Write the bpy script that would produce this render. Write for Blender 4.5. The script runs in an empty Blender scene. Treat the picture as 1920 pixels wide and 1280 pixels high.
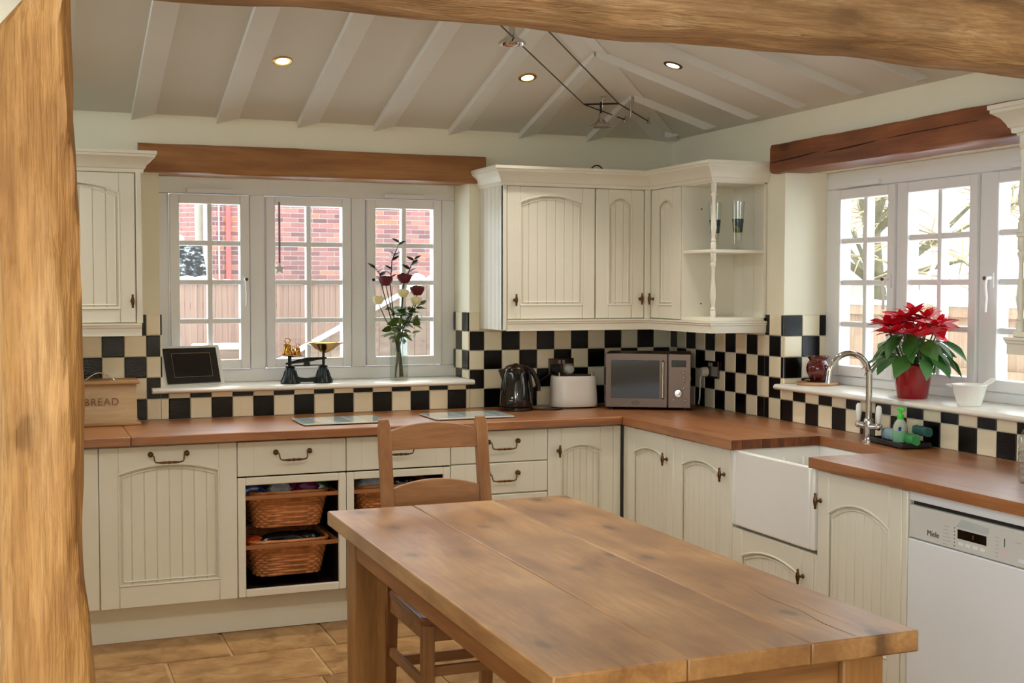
import bpy, bmesh, math, random
from math import sin, cos, pi, radians, sqrt, atan2, hypot
from mathutils import Vector, Matrix

random.seed(7)
SC = bpy.context.scene
COL = SC.collection

# ------------------------------------------------------------------ camera
CAM_LOC = Vector((-3.3549, -6.0483, 1.5302))
YAW, PITCH, ROLL, FPX = 0.3783, -0.0439, 0.0012, 2314.0
_f = Vector((sin(YAW) * cos(PITCH), cos(YAW) * cos(PITCH), sin(PITCH)))
_r0 = Vector((cos(YAW), -sin(YAW), 0.0))
_u0 = _r0.cross(_f)
_r = _r0 * cos(ROLL) + _u0 * sin(ROLL)
_u = -_r0 * sin(ROLL) + _u0 * cos(ROLL)
cam_d = bpy.data.cameras.new('camera')
cam = bpy.data.objects.new('camera', cam_d)
COL.objects.link(cam)
cam.matrix_world = Matrix(((_r.x, _u.x, -_f.x, CAM_LOC.x), (_r.y, _u.y, -_f.y, CAM_LOC.y),
                           (_r.z, _u.z, -_f.z, CAM_LOC.z), (0, 0, 0, 1)))
cam_d.sensor_width = 36.0
cam_d.lens = FPX / 1920.0 * 36.0
cam_d.clip_start = 0.05
cam_d.clip_end = 300
SC.camera = cam

# ------------------------------------------------------------------ sky, exposure
world = bpy.data.worlds.new('overcast_sky')
SC.world = world
world.use_nodes = True
_bg = world.node_tree.nodes['Background']
_bg.inputs[0].default_value = (0.86, 0.93, 1.0, 1)
_bg.inputs[1].default_value = 5.2
SC.view_settings.view_transform = 'Standard'
SC.view_settings.look = 'None'
SC.view_settings.exposure = 0.12
SC.view_settings.gamma = 1.0
SC.view_settings.use_curve_mapping = False
SC.cycles.use_denoising = True
SC.cycles.max_bounces = 8
SC.cycles.diffuse_bounces = 4
SC.cycles.glossy_bounces = 3
SC.cycles.use_adaptive_sampling = True
SC.cycles.adaptive_threshold = 0.02
SC.cycles.transparent_max_bounces = 16
SC.cycles.sample_clamp_indirect = 6.0
SC.cycles.caustics_reflective = False
SC.cycles.caustics_refractive = False

# the flash of the camera that took the picture
FLASH = 30.0
fl_d = bpy.data.lights.new('camera_flash', 'POINT')
fl_d.energy = FLASH
fl_d.shadow_soft_size = 0.02
fl_d.color = (1.0, 1.0, 1.0)
fl = bpy.data.objects.new('camera_flash', fl_d)
fl.location = CAM_LOC + _u * 0.05 + _r * 0.03 + _f * 0.03
COL.objects.link(fl)

DOWNLIGHT_W = 30.0      # each halogen downlight
FILL_LAMP_W = 25.0   # unseen fill lamp added in the room behind the camera

# ------------------------------------------------------------------ mesh helpers
class MB:
    """collects verts and faces of one mesh"""
    def __init__(s):
        s.v = []; s.f = []
    def add(s, vs, fs):
        o = len(s.v); s.v += [tuple(p) for p in vs]
        s.f += [tuple(i + o for i in f) for f in fs]; return s
    def box(s, x0, x1, y0, y1, z0, z1):
        return s.add([(x0, y0, z0), (x1, y0, z0), (x1, y1, z0), (x0, y1, z0), (x0, y0, z1), (x1, y0, z1), (x1, y1, z1), (x0, y1, z1)],
                     [(0, 3, 2, 1), (4, 5, 6, 7), (0, 1, 5, 4), (1, 2, 6, 5), (2, 3, 7, 6), (3, 0, 4, 7)])
    def prism(s, poly, ax, a, b):
        """polygon of 2-d points extruded along axis ax between a and b"""
        def p3(p, t):
            return (t, p[0], p[1]) if ax == 'x' else (p[0], t, p[1]) if ax == 'y' else (p[0], p[1], t)
        n = len(poly)
        return s.add([p3(p, a) for p in poly] + [p3(p, b) for p in poly],
                     [tuple(range(n))[::-1], tuple(range(n, 2 * n))] + [(i, (i + 1) % n, n + (i + 1) % n, n + i) for i in range(n)])
    def loops(s, rings, cap=True, closed=False):
        """skin between rings of equal vertex count"""
        n = len(rings[0]); o = len(s.v)
        for r in rings: s.v += [tuple(p) for p in r]
        m = len(rings)
        for k in range(m if closed else m - 1):
            a = o + k * n; b = o + ((k + 1) % m) * n
            for i in range(n):
                j = (i + 1) % n
                s.f.append((a + i, a + j, b + j, b + i))
        if cap and not closed:
            s.f.append(tuple(o + i for i in range(n))[::-1])
            s.f.append(tuple(o + (m - 1) * n + i for i in range(n)))
        return s
    def lathe(s, prof, n=24, c=(0, 0, 0), cap=True, ax='z'):
        rings = []
        for r, z in prof:
            ring = []
            for i in range(n):
                a = 2 * pi * i / n
                p = (r * cos(a), r * sin(a), z)
                if ax == 'x': p = (z, r * cos(a), r * sin(a))
                if ax == 'y': p = (r * sin(a), z, r * cos(a))
                ring.append((p[0] + c[0], p[1] + c[1], p[2] + c[2]))
            rings.append(ring)
        return s.loops(rings, cap)
    def tube(s, pts, r, n=8, cap=True):
        pts = [Vector(p) for p in pts]
        rr = r if isinstance(r, (list, tuple)) else [r] * len(pts)
        rings = []; ref = None
        for i, p in enumerate(pts):
            t = (pts[min(i + 1, len(pts) - 1)] - pts[max(i - 1, 0)]).normalized()
            if ref is None:
                ref = Vector((0, 0, 1)) if abs(t.z) < .9 else Vector((1, 0, 0))
            a = t.cross(ref).normalized(); b = a.cross(t).normalized(); ref = b
            rings.append([p + (a * cos(2 * pi * k / n) + b * sin(2 * pi * k / n)) * rr[i] for k in range(n)])
        return s.loops(rings, cap)
    def sweep(s, path, prof):
        """profile (out, z) swept along a plan path, out = right-hand side of the heading"""
        P = [Vector((p[0], p[1])) for p in path]; rings = []
        for i, p in enumerate(P):
            ds = []
            if i > 0: ds.append((P[i] - P[i - 1]).normalized())
            if i < len(P) - 1: ds.append((P[i + 1] - P[i]).normalized())
            ns = [Vector((d.y, -d.x)) for d in ds]
            m = ns[0] if len(ns) == 1 else (ns[0] + ns[1]) / (1 + ns[0].dot(ns[1]))
            rings.append([(p.x + m.x * o, p.y + m.y * o, z) for o, z in prof])
        return s.loops(rings, True)
    def ball(s, c, rx, ry=None, rz=None, n=14, m=8):
        ry = ry or rx; rz = rz or rx
        rings = []
        for k in range(m + 1):
            t = -pi / 2 + pi * (0.04 + 0.92 * k / m)
            rings.append([(c[0] + rx * cos(t) * cos(2 * pi * i / n), c[1] + ry * cos(t) * sin(2 * pi * i / n), c[2] + rz * sin(t)) for i in range(n)])
        return s.loops(rings)
    def rbox(s, x0, x1, y0, y1, z0, z1, r, n=5):
        """box with rounded vertical edges"""
        pl = []
        for cx, cy, a0 in ((x1 - r, y1 - r, 0), (x0 + r, y1 - r, pi / 2), (x0 + r, y0 + r, pi), (x1 - r, y0 + r, 1.5 * pi)):
            for k in range(n + 1):
                a = a0 + pi / 2 * k / n
                pl.append((cx + r * cos(a), cy + r * sin(a)))
        return s.prism(pl, 'z', z0, z1)
    def xf(s, M):
        s.v = [tuple(M @ Vector(p)) for p in s.v]; return s

def mesh(name, mb, mat, smooth=None, uvless=True):
    me = bpy.data.meshes.new(name)
    me.from_pydata(mb.v, [], mb.f)
    bm = bmesh.new(); bm.from_mesh(me)
    bmesh.ops.recalc_face_normals(bm, faces=bm.faces)
    bm.to_mesh(me); bm.free()
    for m in (mat if isinstance(mat, (list, tuple)) else [mat]): me.materials.append(m)
    if smooth is not None:
        for p in me.polygons: p.use_smooth = True
        me.set_sharp_from_angle(angle=radians(smooth))
    return me

def place(name, me, parent=None, loc=(0, 0, 0), rot=(0, 0, 0), scale=(1, 1, 1), bevel=0, seg=2, sub=0):
    o = bpy.data.objects.new(name, me); COL.objects.link(o)
    o.location = loc; o.rotation_euler = rot; o.scale = scale
    if parent: o.parent = parent
    if bevel:
        b = o.modifiers.new('bevel', 'BEVEL'); b.width = bevel; b.segments = seg
        b.limit_method = 'ANGLE'; b.angle_limit = radians(40); b.harden_normals = False
        if not me.polygons[0].use_smooth:
            for p in me.polygons: p.use_smooth = True
            me.set_sharp_from_angle(angle=radians(35))
    if sub:
        q = o.modifiers.new('subdiv', 'SUBSURF'); q.levels = sub; q.render_levels = sub
    return o

def part(name, mb, mat, parent, bevel=0, smooth=None, label=None, seg=2, **k):
    o = place(name, mesh(name, mb, mat, smooth), parent, bevel=bevel, seg=seg, **k)
    if label: o['label'] = label
    return o

def tag(o, label, cat, group=None):
    o['label'] = label; o['category'] = cat
    if group: o['group'] = group
    return o

def thing(name, label, cat, loc=(0, 0, 0), rz=0, group=None):
    o = bpy.data.objects.new(name, None); COL.objects.link(o)
    o.location = loc; o.rotation_euler = (0, 0, rz); o.empty_display_size = 0.05
    return tag(o, label, cat, group)

def single(name, mb, mat, label, cat, loc=(0, 0, 0), rz=0, group=None, **k):
    o = part(name, mb, mat, None, **k)
    o.location = loc; o.rotation_euler = (0, 0, rz)
    return tag(o, label, cat, group)

def struct(name, mb, mat, **k):
    o = part(name, mb, mat, None, **k); o['kind'] = 'structure'; return o

def text_mesh(name, body, size, mat, extrude=0.0006, spacing=1.0):
    cu = bpy.data.curves.new(name, 'FONT'); cu.body = body; cu.size = size; cu.extrude = extrude
    cu.align_x = 'CENTER'; cu.align_y = 'CENTER'; cu.space_character = spacing
    o = bpy.data.objects.new(name, cu); COL.objects.link(o)
    bpy.context.view_layer.update()
    me = bpy.data.meshes.new_from_object(o.evaluated_get(bpy.context.evaluated_depsgraph_get()))
    bpy.data.objects.remove(o); bpy.data.curves.remove(cu)
    me.materials.clear(); me.materials.append(mat)
    return me

# ------------------------------------------------------------------ materials
def lin(c):
    return tuple(((x / 255.0) / 12.92 if x / 255.0 <= 0.04045 else ((x / 255.0 + 0.055) / 1.055) ** 2.4) for x in c) + (1.0,)

class NM:
    def __init__(s, name):
        s.m = bpy.data.materials.new(name); s.m.use_nodes = True
        s.t = s.m.node_tree; s.b = s.t.nodes['Principled BSDF']
    def n(s, typ, **k):
        nd = s.t.nodes.new(typ)
        for a, b in k.items():
            if a.startswith('i_'):
                nd.inputs[a[2:].replace('_', ' ')].default_value = b
            else: setattr(nd, a, b)
        return nd
    def l(s, a, b): s.t.links.new(a, b)
    def coords(s, scale=(1, 1, 1), rnd=0.0):
        tc = s.n('ShaderNodeTexCoord'); mp = s.n('ShaderNodeMapping')
        mp.inputs['Scale'].default_value = scale
        src = tc.outputs['Object']
        if rnd:
            oi = s.n('ShaderNodeObjectInfo'); mu = s.n('ShaderNodeMath', operation='MULTIPLY'); mu.inputs[1].default_value = rnd
            s.l(oi.outputs['Random'], mu.inputs[0])
            va = s.n('ShaderNodeVectorMath', operation='ADD'); s.l(src, va.inputs[0]); s.l(mu.outputs[0], va.inputs[1]); src = va.outputs[0]
        s.l(src, mp.inputs['Vector']); return mp.outputs[0]
    def noise(s, vec, scale, detail=4, rough=.55, dist=0.0):
        nd = s.n('ShaderNodeTexNoise'); nd.inputs['Scale'].default_value = scale; nd.inputs['Detail'].default_value = detail
        nd.inputs['Roughness'].default_value = rough; nd.inputs['Distortion'].default_value = dist
        s.l(vec, nd.inputs['Vector']); return nd.outputs['Fac']
    def ramp(s, fac, stops):
        r = s.n('ShaderNodeValToRGB'); e = r.color_ramp.elements
        while len(e) > len(stops): e.remove(e[-1])
        while len(e) < len(stops): e.new(0.5)
        for el, (p, c) in zip(e, stops):
            el.position = p; el.color = c if len(c) == 4 else tuple(c) + (1,)
        s.l(fac, r.inputs[0]); return r.outputs[0]
    def mix(s, fac, a, b, mode='MIX'):
        m = s.n('ShaderNodeMix', data_type='RGBA', blend_type=mode)
        for k, v in ((0, fac), (6, a), (7, b)):
            if hasattr(v, 'is_output'): s.l(v, m.inputs[k])
            else: m.inputs[k].default_value = v
        return m.outputs[2]
    def bump(s, h, strength=.2, dist=.01):
        b = s.n('ShaderNodeBump'); b.inputs['Strength'].default_value = strength; b.inputs['Distance'].default_value = dist
        s.l(h, b.inputs['Height']); s.l(b.outputs[0], s.b.inputs['Normal'])
    def set(s, **k):
        for a, v in k.items():
            i = s.b.inputs[a.replace('_', ' ')]
            if hasattr(v, 'is_output'): s.l(v, i)
            else: i.default_value = v
        return s.m

def plain(name, rgb, rough=.5, metal=0.0, var=.06, scale=6.0, bump=0.0, bscale=60.0, coat=0.0, **k):
    m = NM(name); v = m.coords(rnd=3.0)
    c = lin(rgb); lo = tuple(x * (1 - var) for x in c[:3]) + (1,); hi = tuple(min(1, x * (1 + var)) for x in c[:3]) + (1,)
    m.set(Base_Color=m.ramp(m.noise(v, scale), [(.3, lo), (.7, hi)]), Roughness=rough, Metallic=metal, Coat_Weight=coat, **k)
    if bump: m.bump(m.noise(v, bscale, 3), bump, .004)
    return m.m

def wood(name, dark, mid, light, ax='x', rough=.45, grain=14.0, stretch=10.0, knots=0.0, rnd=9.0, bump=.15, bd=.003, coat=0.0, blotch=.35, knotscale=3.2, fine=1.0, knotface='top'):
    m = NM(name); i = 'xyz'.index(ax)
    sc = [1.0] * 3; sc[i] = 1.0 / stretch
    v = m.coords(tuple(sc), rnd)
    base = m.noise(v, grain, 6, .6, .6)
    col = m.ramp(base, [(.28, lin(dark)), (.5, lin(mid)), (.72, lin(light))])
    sc2 = [1.0] * 3; sc2[i] = 1.0 / (stretch * 2.5)
    v2 = m.coords(tuple(sc2), rnd); fn = m.noise(v2, grain * 9, 3, .6)
    col = m.mix(m.ramp(fn, [(.4, (.0,) * 3), (.65, (.28 * fine,) * 3)]), col, lin(dark))
    v3 = m.coords((1, 1, 1), rnd)
    bl = m.noise(v3, 3.0, 3, .5)
    col = m.mix(m.ramp(bl, [(.42, (0,) * 3), (.75, (blotch,) * 3)]), col, lin(dark))
    if knots:
        # 2-d cells on the face that shows: grain axis squeezed so knots come out slightly long
        vk = m.coords((1, 1, 1), rnd); sp = m.n('ShaderNodeSeparateXYZ'); cb = m.n('ShaderNodeCombineXYZ'); m.l(vk, sp.inputs[0])
        other = {'x': 2, 'y': 2 if knotface == 'side' else 0, 'z': 0}[ax]
        mu = m.n('ShaderNodeMath', operation='MULTIPLY'); mu.inputs[1].default_value = .55; m.l(sp.outputs[i], mu.inputs[0])
        m.l(mu.outputs[0], cb.inputs[0]); m.l(sp.outputs[other], cb.inputs[1])
        wob = m.noise(vk, 30, 2); wa = m.n('ShaderNodeVectorMath', operation='ADD'); ws = m.n('ShaderNodeMath', operation='MULTIPLY'); ws.inputs[1].default_value = .02
        m.l(wob, ws.inputs[0]); m.l(cb.outputs[0], wa.inputs[0]); m.l(ws.outputs[0], wa.inputs[1])
        vo = m.n('ShaderNodeTexVoronoi', voronoi_dimensions='2D'); vo.inputs['Scale'].default_value = knotscale; m.l(wa.outputs[0], vo.inputs['Vector'])
        kd = tuple(x * .4 for x in lin(dark)[:3]) + (1,)
        kf = m.ramp(vo.outputs['Distance'], [(0.0, (.95 * knots,) * 3), (.07, (.8 * knots,) * 3), (.12, (.32 * knots,) * 3), (.30, (0,) * 3)])
        sc_ = m.n('ShaderNodeSeparateColor'); m.l(vo.outputs['Color'], sc_.inputs[0])
        on = m.ramp(sc_.outputs[0], [(.35, (0,) * 3), (.6, (1,) * 3)])
        col = m.mix(m.mix(1.0, kf, on, 'MULTIPLY'), col, kd)
    m.set(Base_Color=col, Roughness=rough, Coat_Weight=coat, Coat_Roughness=.38)
    if bump: m.bump(fn, bump, bd)
    return m.m

def glassy(name, tint=(1, 1, 1), gloss=.09, rough=.02):
    """clear thin glass: mostly straight through, a little mirror"""
    m = NM(name); t = m.t; t.nodes.remove(m.b)
    out = [n for n in t.nodes if n.type == 'OUTPUT_MATERIAL'][0]
    tr = m.n('ShaderNodeBsdfTransparent'); tr.inputs[0].default_value = tuple(tint) + (1,)
    gl = m.n('ShaderNodeBsdfGlossy'); gl.inputs['Roughness'].default_value = rough
    lw = m.n('ShaderNodeLayerWeight'); lw.inputs[0].default_value = .5
    pw = m.n('ShaderNodeMath', operation='POWER'); pw.inputs[1].default_value = 5.0; m.l(lw.outputs['Facing'], pw.inputs[0])
    ad = m.n('ShaderNodeMath', operation='MULTIPLY_ADD'); ad.inputs[1].default_value = .8; ad.inputs[2].default_value = gloss; ad.use_clamp = True
    m.l(pw.outputs[0], ad.inputs[0])
    mx = m.n('ShaderNodeMixShader'); m.l(ad.outputs[0], mx.inputs[0]); m.l(tr.outputs[0], mx.inputs[1]); m.l(gl.outputs[0], mx.inputs[2])
    m.l(mx.outputs[0], out.inputs[0]); return m.m

def emit(name, rgb, strength):
    m = NM(name); m.set(Base_Color=lin(rgb), Emission_Color=lin(rgb), Emission_Strength=strength); return m.m

PLASTER = plain('cream_plaster', (242, 237, 212), .85, var=.02, scale=2.5, bump=.12, bscale=90)
CEILM = plain('ceiling_paint', (217, 212, 199), .85, var=.02, scale=2, bump=.1, bscale=120)
RAFTERM = plain('rafter_paint_lit', (228, 226, 217), .7, var=.015, scale=5)  # lighter than the ceiling: light on the rafter faces put into the colour
IVORY = plain('ivory_cabinet_paint', (232, 228, 210), .38, var=.015, scale=4, bump=.02, bscale=200)
UPVC = plain('white_window_plastic', (240, 240, 238), .32, var=.01)
SILLM = plain('white_sill_gloss', (238, 235, 224), .25, var=.015)
WHITEC = plain('white_ceramic', (240, 240, 234), .14, var=.01, coat=.5)
APPL = plain('white_appliance_enamel', (236, 240, 242), .3, var=.01)
APPLG = plain('pale_grey_control_panel', (212, 213, 206), .4, var=.01)
DARKGAP = plain('dark_shadow_gap', (30, 26, 22), .8)
GROUT = plain('cream_grout', (232, 226, 196), .8, var=.03, scale=30)
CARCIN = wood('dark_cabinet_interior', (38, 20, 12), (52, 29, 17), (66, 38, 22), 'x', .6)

def tilemat(name, rgb, rough, wav, spec=.5):
    m = NM(name); v = m.coords(rnd=20.0)
    c = lin(rgb); oi = m.n('ShaderNodeObjectInfo')
    col = m.ramp(oi.outputs['Random'], [(0, tuple(x * .9 for x in c[:3])), (1, tuple(min(1, x * 1.06) for x in c[:3]))])
    m.set(Base_Color=col, Roughness=rough, Specular_IOR_Level=spec)
    m.bump(m.noise(v, 26, 2, .5, .4), wav, .006); return m.m
TBLACK = tilemat('black_glazed_tile', (14, 11, 11), .09, .14, .28)
TCREAM = tilemat('cream_glazed_tile', (242, 232, 200), .2, .16)

OAKX = wood('oiled_oak_worktop_x', (118, 68, 28), (168, 104, 50), (190, 130, 72), 'x', .45, 18, 9, coat=1.0, bump=.05)
OAKY = wood('oiled_oak_worktop_y', (112, 64, 26), (164, 100, 48), (188, 128, 72), 'y', .45, 18, 9, coat=1.0, bump=.05)
STAVE = wood('oak_end_stave', (70, 34, 16), (116, 62, 28), (150, 90, 46), 'z', .4, 20, 3, rnd=30)
PINE = wood('waxed_pine_table', (126, 82, 42), (184, 136, 82), (206, 162, 106), 'y', .36, 7, 4, knots=.95, rnd=14, coat=.7, bump=.06, blotch=.8, knotscale=5.5, fine=1.3)
PINEZ = wood('waxed_pine_leg', (128, 86, 42), (168, 120, 68), (186, 140, 88), 'z', .42, 12, 9, bump=.06)
PINEX = wood('waxed_pine_rail', (124, 82, 42), (164, 116, 66), (184, 138, 86), 'x', .42, 12, 9, bump=.06)
CHAIRZ = wood('chair_beech_upright', (120, 78, 44), (160, 112, 70), (178, 132, 90), 'z', .38, 16, 10, bump=.05)
CHAIRX = wood('chair_beech_slat', (120, 78, 44), (160, 112, 70), (178, 132, 90), 'x', .38, 16, 10, bump=.05)
LINTELX = wood('stained_oak_lintel', (112, 70, 34), (158, 106, 58), (180, 130, 76), 'x', .5, 9, 8, knots=.8, bump=.25, knotscale=4.5)
LINTELY = wood('dark_stained_oak_lintel', (88, 42, 18), (142, 80, 42), (164, 102, 58), 'y', .5, 9, 8, knots=.9, bump=.25, knotscale=4.5, knotface='side')
POSTM = wood('weathered_oak_post', (138, 92, 44), (188, 140, 80), (210, 170, 118), 'z', .7, 16, 8, knots=.6, bump=.7, bd=.006, blotch=.55, knotscale=7, fine=2.0)
BEAMM = wood('weathered_oak_beam', (124, 92, 60), (186, 146, 100), (216, 182, 138), 'x', .75, 24, 6, knots=.5, bump=.8, bd=.006, blotch=.6, knotscale=5, fine=2.0)
BREADM = wood('pale_oak_bread_bin', (172, 142, 102), (202, 172, 130), (216, 190, 150), 'x', .5, 10, 6, bump=.08)
BREADT = wood('oak_bread_bin_board', (150, 110, 66), (192, 150, 100), (208, 170, 122), 'x', .5, 12, 8, bump=.08)
BOARDM = wood('round_beech_board', (150, 106, 66), (188, 144, 96), (206, 166, 120), 'x', .5, 12, 8)
RAILM = wood('basket_runner', (140, 84, 44), (176, 116, 68), (192, 136, 86), 'x', .5, 12, 8)
CHROME = plain('polished_chrome', (210, 210, 212), .07, 1.0, var=.01)
STEEL = plain('brushed_steel', (96, 82, 72), .34, 1.0, var=.03, scale=3)
STEELD = plain('dark_steel_casing', (70, 60, 53), .38, 1.0, var=.03)
BRONZE = plain('antique_bronze', (104, 74, 46), .32, 1.0, var=.2, scale=60)
BRASS = plain('polished_brass', (190, 142, 62), .16, 1.0, var=.05)
IRON = plain('dark_green_cast_iron', (16, 28, 26), .3, .3, var=.2, scale=30)
BLACKP = plain('black_gloss_plastic', (10, 10, 11), .1, var=.05, coat=.4)
BLACKM = plain('black_matt_plastic', (22, 21, 21), .5)
SCREEN = plain('dark_screen_glass', (14, 11, 10), .08, var=.05)
WHITEP = plain('white_plastic', (226, 224, 214), .3, var=.01)
GREYP = plain('grey_plastic', (150, 148, 140), .4)
ORANGEP = plain('amber_segment', (110, 60, 14), .4)
REDLED = emit('red_indicator', (255, 60, 40), 1.5)
GREENP = plain('lime_green_plastic', (70, 214, 66), .3)
SOAPG = plain('pale_green_soap', (150, 214, 168), .12, var=.02, Transmission_Weight=.35)
SOAPC = plain('clear_soap_bottle', (208, 218, 200), .12, var=.02, Transmission_Weight=.35)
BLUEP = plain('blue_print', (40, 84, 158), .4)
SPONGE = plain('green_scourer', (60, 150, 84), .9, var=.2, scale=40)
SPONGED = plain('teal_cloth', (42, 92, 88), .9, var=.2, scale=30)
SPONGEB = plain('pale_blue_cloth', (150, 178, 186), .9, var=.12, scale=30)
REDPOT = plain('red_glazed_pot', (150, 10, 22), .18, var=.08, coat=.4)
BRACT = plain('red_bract', (222, 20, 44), .5, var=.22, scale=14)
LEAFG = plain('poinsettia_leaf', (60, 112, 44), .45, var=.3, scale=12)
STEMG = plain('green_stem', (60, 82, 40), .5)
STEMB = plain('dark_stem', (58, 44, 30), .6)
ROSER = plain('dark_red_rose', (96, 8, 24), .6, var=.2, scale=30)
ROSEC = plain('cream_rose', (236, 226, 170), .6, var=.08, scale=30)
ROSEL = plain('rose_leaf', (84, 110, 34), .45, var=.35, scale=14)
SPRIGL = plain('dark_sprig_leaf', (34, 58, 36), .4, var=.25)
JUGM = plain('oxblood_glaze', (84, 16, 16), .12, var=.25, scale=12, coat=.5)
WICKER = plain('wicker', (206, 134, 78), .55, var=.3, scale=24, bump=.3, bscale=120)
GLASS = glassy('window_glass', (.98, 1, .99), .05)
VASEG = glassy('vase_glass', (.96, .985, .975), .12)
CLEARP = glassy('clear_plastic_bottle', (.88, .91, .93), .22, .08)
BOARDG = plain('frosted_glass_board', (206, 220, 216), .12, var=.08, scale=6, coat=.6)
STONE = None
BRICKM = None
MORTAR = plain('pale_mortar', (208, 201, 190), .9, var=.06)
FENCEM = wood('weathered_fence_board', (108, 84, 74), (140, 112, 98), (156, 128, 114), 'z', .85, 9, 8, bump=.2)
FENCET = wood('tan_fence_board', (118, 94, 74), (148, 122, 98), (164, 138, 114), 'z', .85, 9, 8, bump=.2)
SHEDM = wood('brown_shed_board', (84, 66, 54), (112, 92, 78), (128, 108, 92), 'x', .85, 9, 8, bump=.2)
SNOW = plain('snow', (246, 248, 252), .8, var=.02, bump=.3, bscale=8)
PIPEM = plain('red_painted_pipe', (176, 88, 84), .5)
SLATE = plain('dark_roof_tile', (36, 38, 40), .8, var=.25, scale=12)
def snowyslate():
    m = NM('snow_dusted_slate'); v = m.coords()
    c = m.ramp(m.noise(v, 9, 5, .7), [(.5, lin((34, 36, 38))), (.58, lin((92, 96, 100))), (.66, lin((220, 226, 234)))])
    m.set(Base_Color=c, Roughness=.9, Specular_IOR_Level=.1); return m.m
SLATES = snowyslate()
BARK = plain('grey_green_bark', (112, 106, 82), .9, var=.3, scale=10, bump=.5, bscale=20)
TWIG = plain('frosted_twig', (176, 160, 126), .9, var=.2)

def stonemat():
    m = NM('sandstone_flag'); v = m.coords(rnd=17.0)
    oi = m.n('ShaderNodeObjectInfo')
    a = m.ramp(m.noise(v, 4.5, 6, .6, .8), [(.3, lin((128, 94, 56))), (.5, lin((164, 126, 80))), (.72, lin((184, 150, 104)))])
    b = m.ramp(oi.outputs['Random'], [(0, (.82, .8, .76)), (1, (1.08, 1.06, 1.02))])
    m.set(Base_Color=m.mix(1.0, a, b, 'MULTIPLY'), Roughness=.5)
    m.bump(m.noise(v, 9, 5), .25, .01); return m.m
STONE = stonemat()
JOINT = plain('sand_joint', (186, 154, 108), .9, var=.08, scale=12)
def brickmat():
    m = NM('red_brick'); v = m.coords(rnd=31.0)
    oi = m.n('ShaderNodeObjectInfo')
    a = m.ramp(oi.outputs['Random'], [(0, lin((112, 80, 82))), (.45, lin((142, 98, 96))), (.8, lin((160, 110, 104))), (.93, lin((168, 114, 104))), (1, lin((196, 116, 88)))])
    n = m.ramp(m.noise(v, 14, 4), [(.3, (.8, .8, .8)), (.7, (1.1, 1.1, 1.1))])
    m.set(Base_Color=m.mix(1.0, a, n, 'MULTIPLY'), Roughness=.9); return m.m
BRICKM = brickmat()
def patterned_glass(name):
    m = NM(name); v = m.coords(rnd=5.0)
    t = m.t; out = [n for n in t.nodes if n.type == 'OUTPUT_MATERIAL'][0]
    vo = m.n('ShaderNodeTexVoronoi'); vo.inputs['Scale'].default_value = 42; m.l(v, vo.inputs['Vector'])
    col = m.ramp(vo.outputs['Color'], [(.2, lin((16, 18, 24))), (.45, lin((40, 70, 92))), (.6, lin((120, 140, 60))), (.8, lin((90, 60, 44))), (1, lin((150, 170, 176)))])
    m.set(Base_Color=col, Roughness=.15, Alpha=.85); return m.m
PAINTG = patterned_glass('painted_glass_band')
PACKC = [plain('packet_' + n, c, .22, var=.3, scale=40) for n, c in (('blue', (30, 60, 130)), ('silver', (180, 186, 196)), ('purple', (110, 30, 84)), ('green', (30, 96, 30)), ('black', (18, 18, 22)), ('orange', (190, 70, 20)))]

# ================================================================== THE SETTING
WT = 2.34            # wall top
SL = 0.30            # roof slope
XL, YF, YR = -4.3, -3.95, -9.0   # left wall, partition line, rear wall
W1 = (-2.745, -1.19)             # window 1 opening in x
W2 = (-1.093, -2.69)             # window 2 opening in y
WZ0, WZ1 = 1.03, 2.075
WD = 0.235                       # depth of the reveals

wall_back = struct('wall_back', MB().box(XL - .3, W1[0], 0, .30, -.01, WT).box(W1[1], .30, 0, .30, -.01, WT)
                   .box(W1[0], W1[1], 0, .30, -.01, WZ0).box(W1[0], W1[1], 0, .30, WZ1, WT), PLASTER)
wall_right = struct('wall_right', MB().box(0, .30, W2[0], 0, -.01, WT).box(0, .30, YR, W2[1], -.01, WT)
                    .box(0, .30, W2[1], W2[0], -.01, WZ0).box(0, .30, W2[1], W2[0], WZ1, WT), PLASTER)
wall_left = struct('wall_left', MB().box(XL - .3, XL, -4.7, 0, -.01, WT).box(XL - .3, XL, YR, -8.6, -.01, WT).box(XL - .3, XL, -8.6, -4.7, -.01, .8).box(XL - .3, XL, -8.6, -4.7, 2.22, WT), PLASTER)
# rear room behind the camera: fill-light opening added, unseen, in its left wall
wall_rear = struct('wall_rear', MB().box(XL - .3, .3, YR - .3, YR, -.01, WT), PLASTER)
# partition over the timber beam and left of the post
wall_front = struct('wall_front', MB().box(XL, 0, YF - .08, YF + .04, 2.27, 3.0).box(XL, -3.33, -3.900, -3.862, 0, 2.3), PLASTER)

# hipped ceiling over the kitchen, flat ceiling over the rear room
RY = YF / 2
RZ = WT + SL * -RY
cm = MB()
cm.add([(0, 0, WT), (RY, RY, RZ), (XL, RY, RZ), (XL, 0, WT)], [(0, 1, 2, 3)])
cm.add([(0, 0, WT), (0, YF, WT), (RY, RY, RZ)], [(0, 1, 2)])
cm.add([(0, YF, WT), (XL, YF, WT), (XL, RY, RZ), (RY, RY, RZ)], [(0, 1, 2, 3)])
cm.box(XL, 0, YR, YF - .08, WT, WT + .1)
ceiling = struct('ceiling', cm, CEILM)
roof = struct('roof_covering', MB().add([(.3, .3, WT + .0), (.3, YR, WT + .0), (RY, RY, RZ + .35), (XL - .3, RY, RZ + .35), (XL - .3, .3, WT), (XL - .3, YR, WT + .35), (.3, YR, WT + .35)],
              [(0, 2, 3, 4), (0, 1, 6, 2), (2, 6, 5, 3)]), SLATE)

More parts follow.
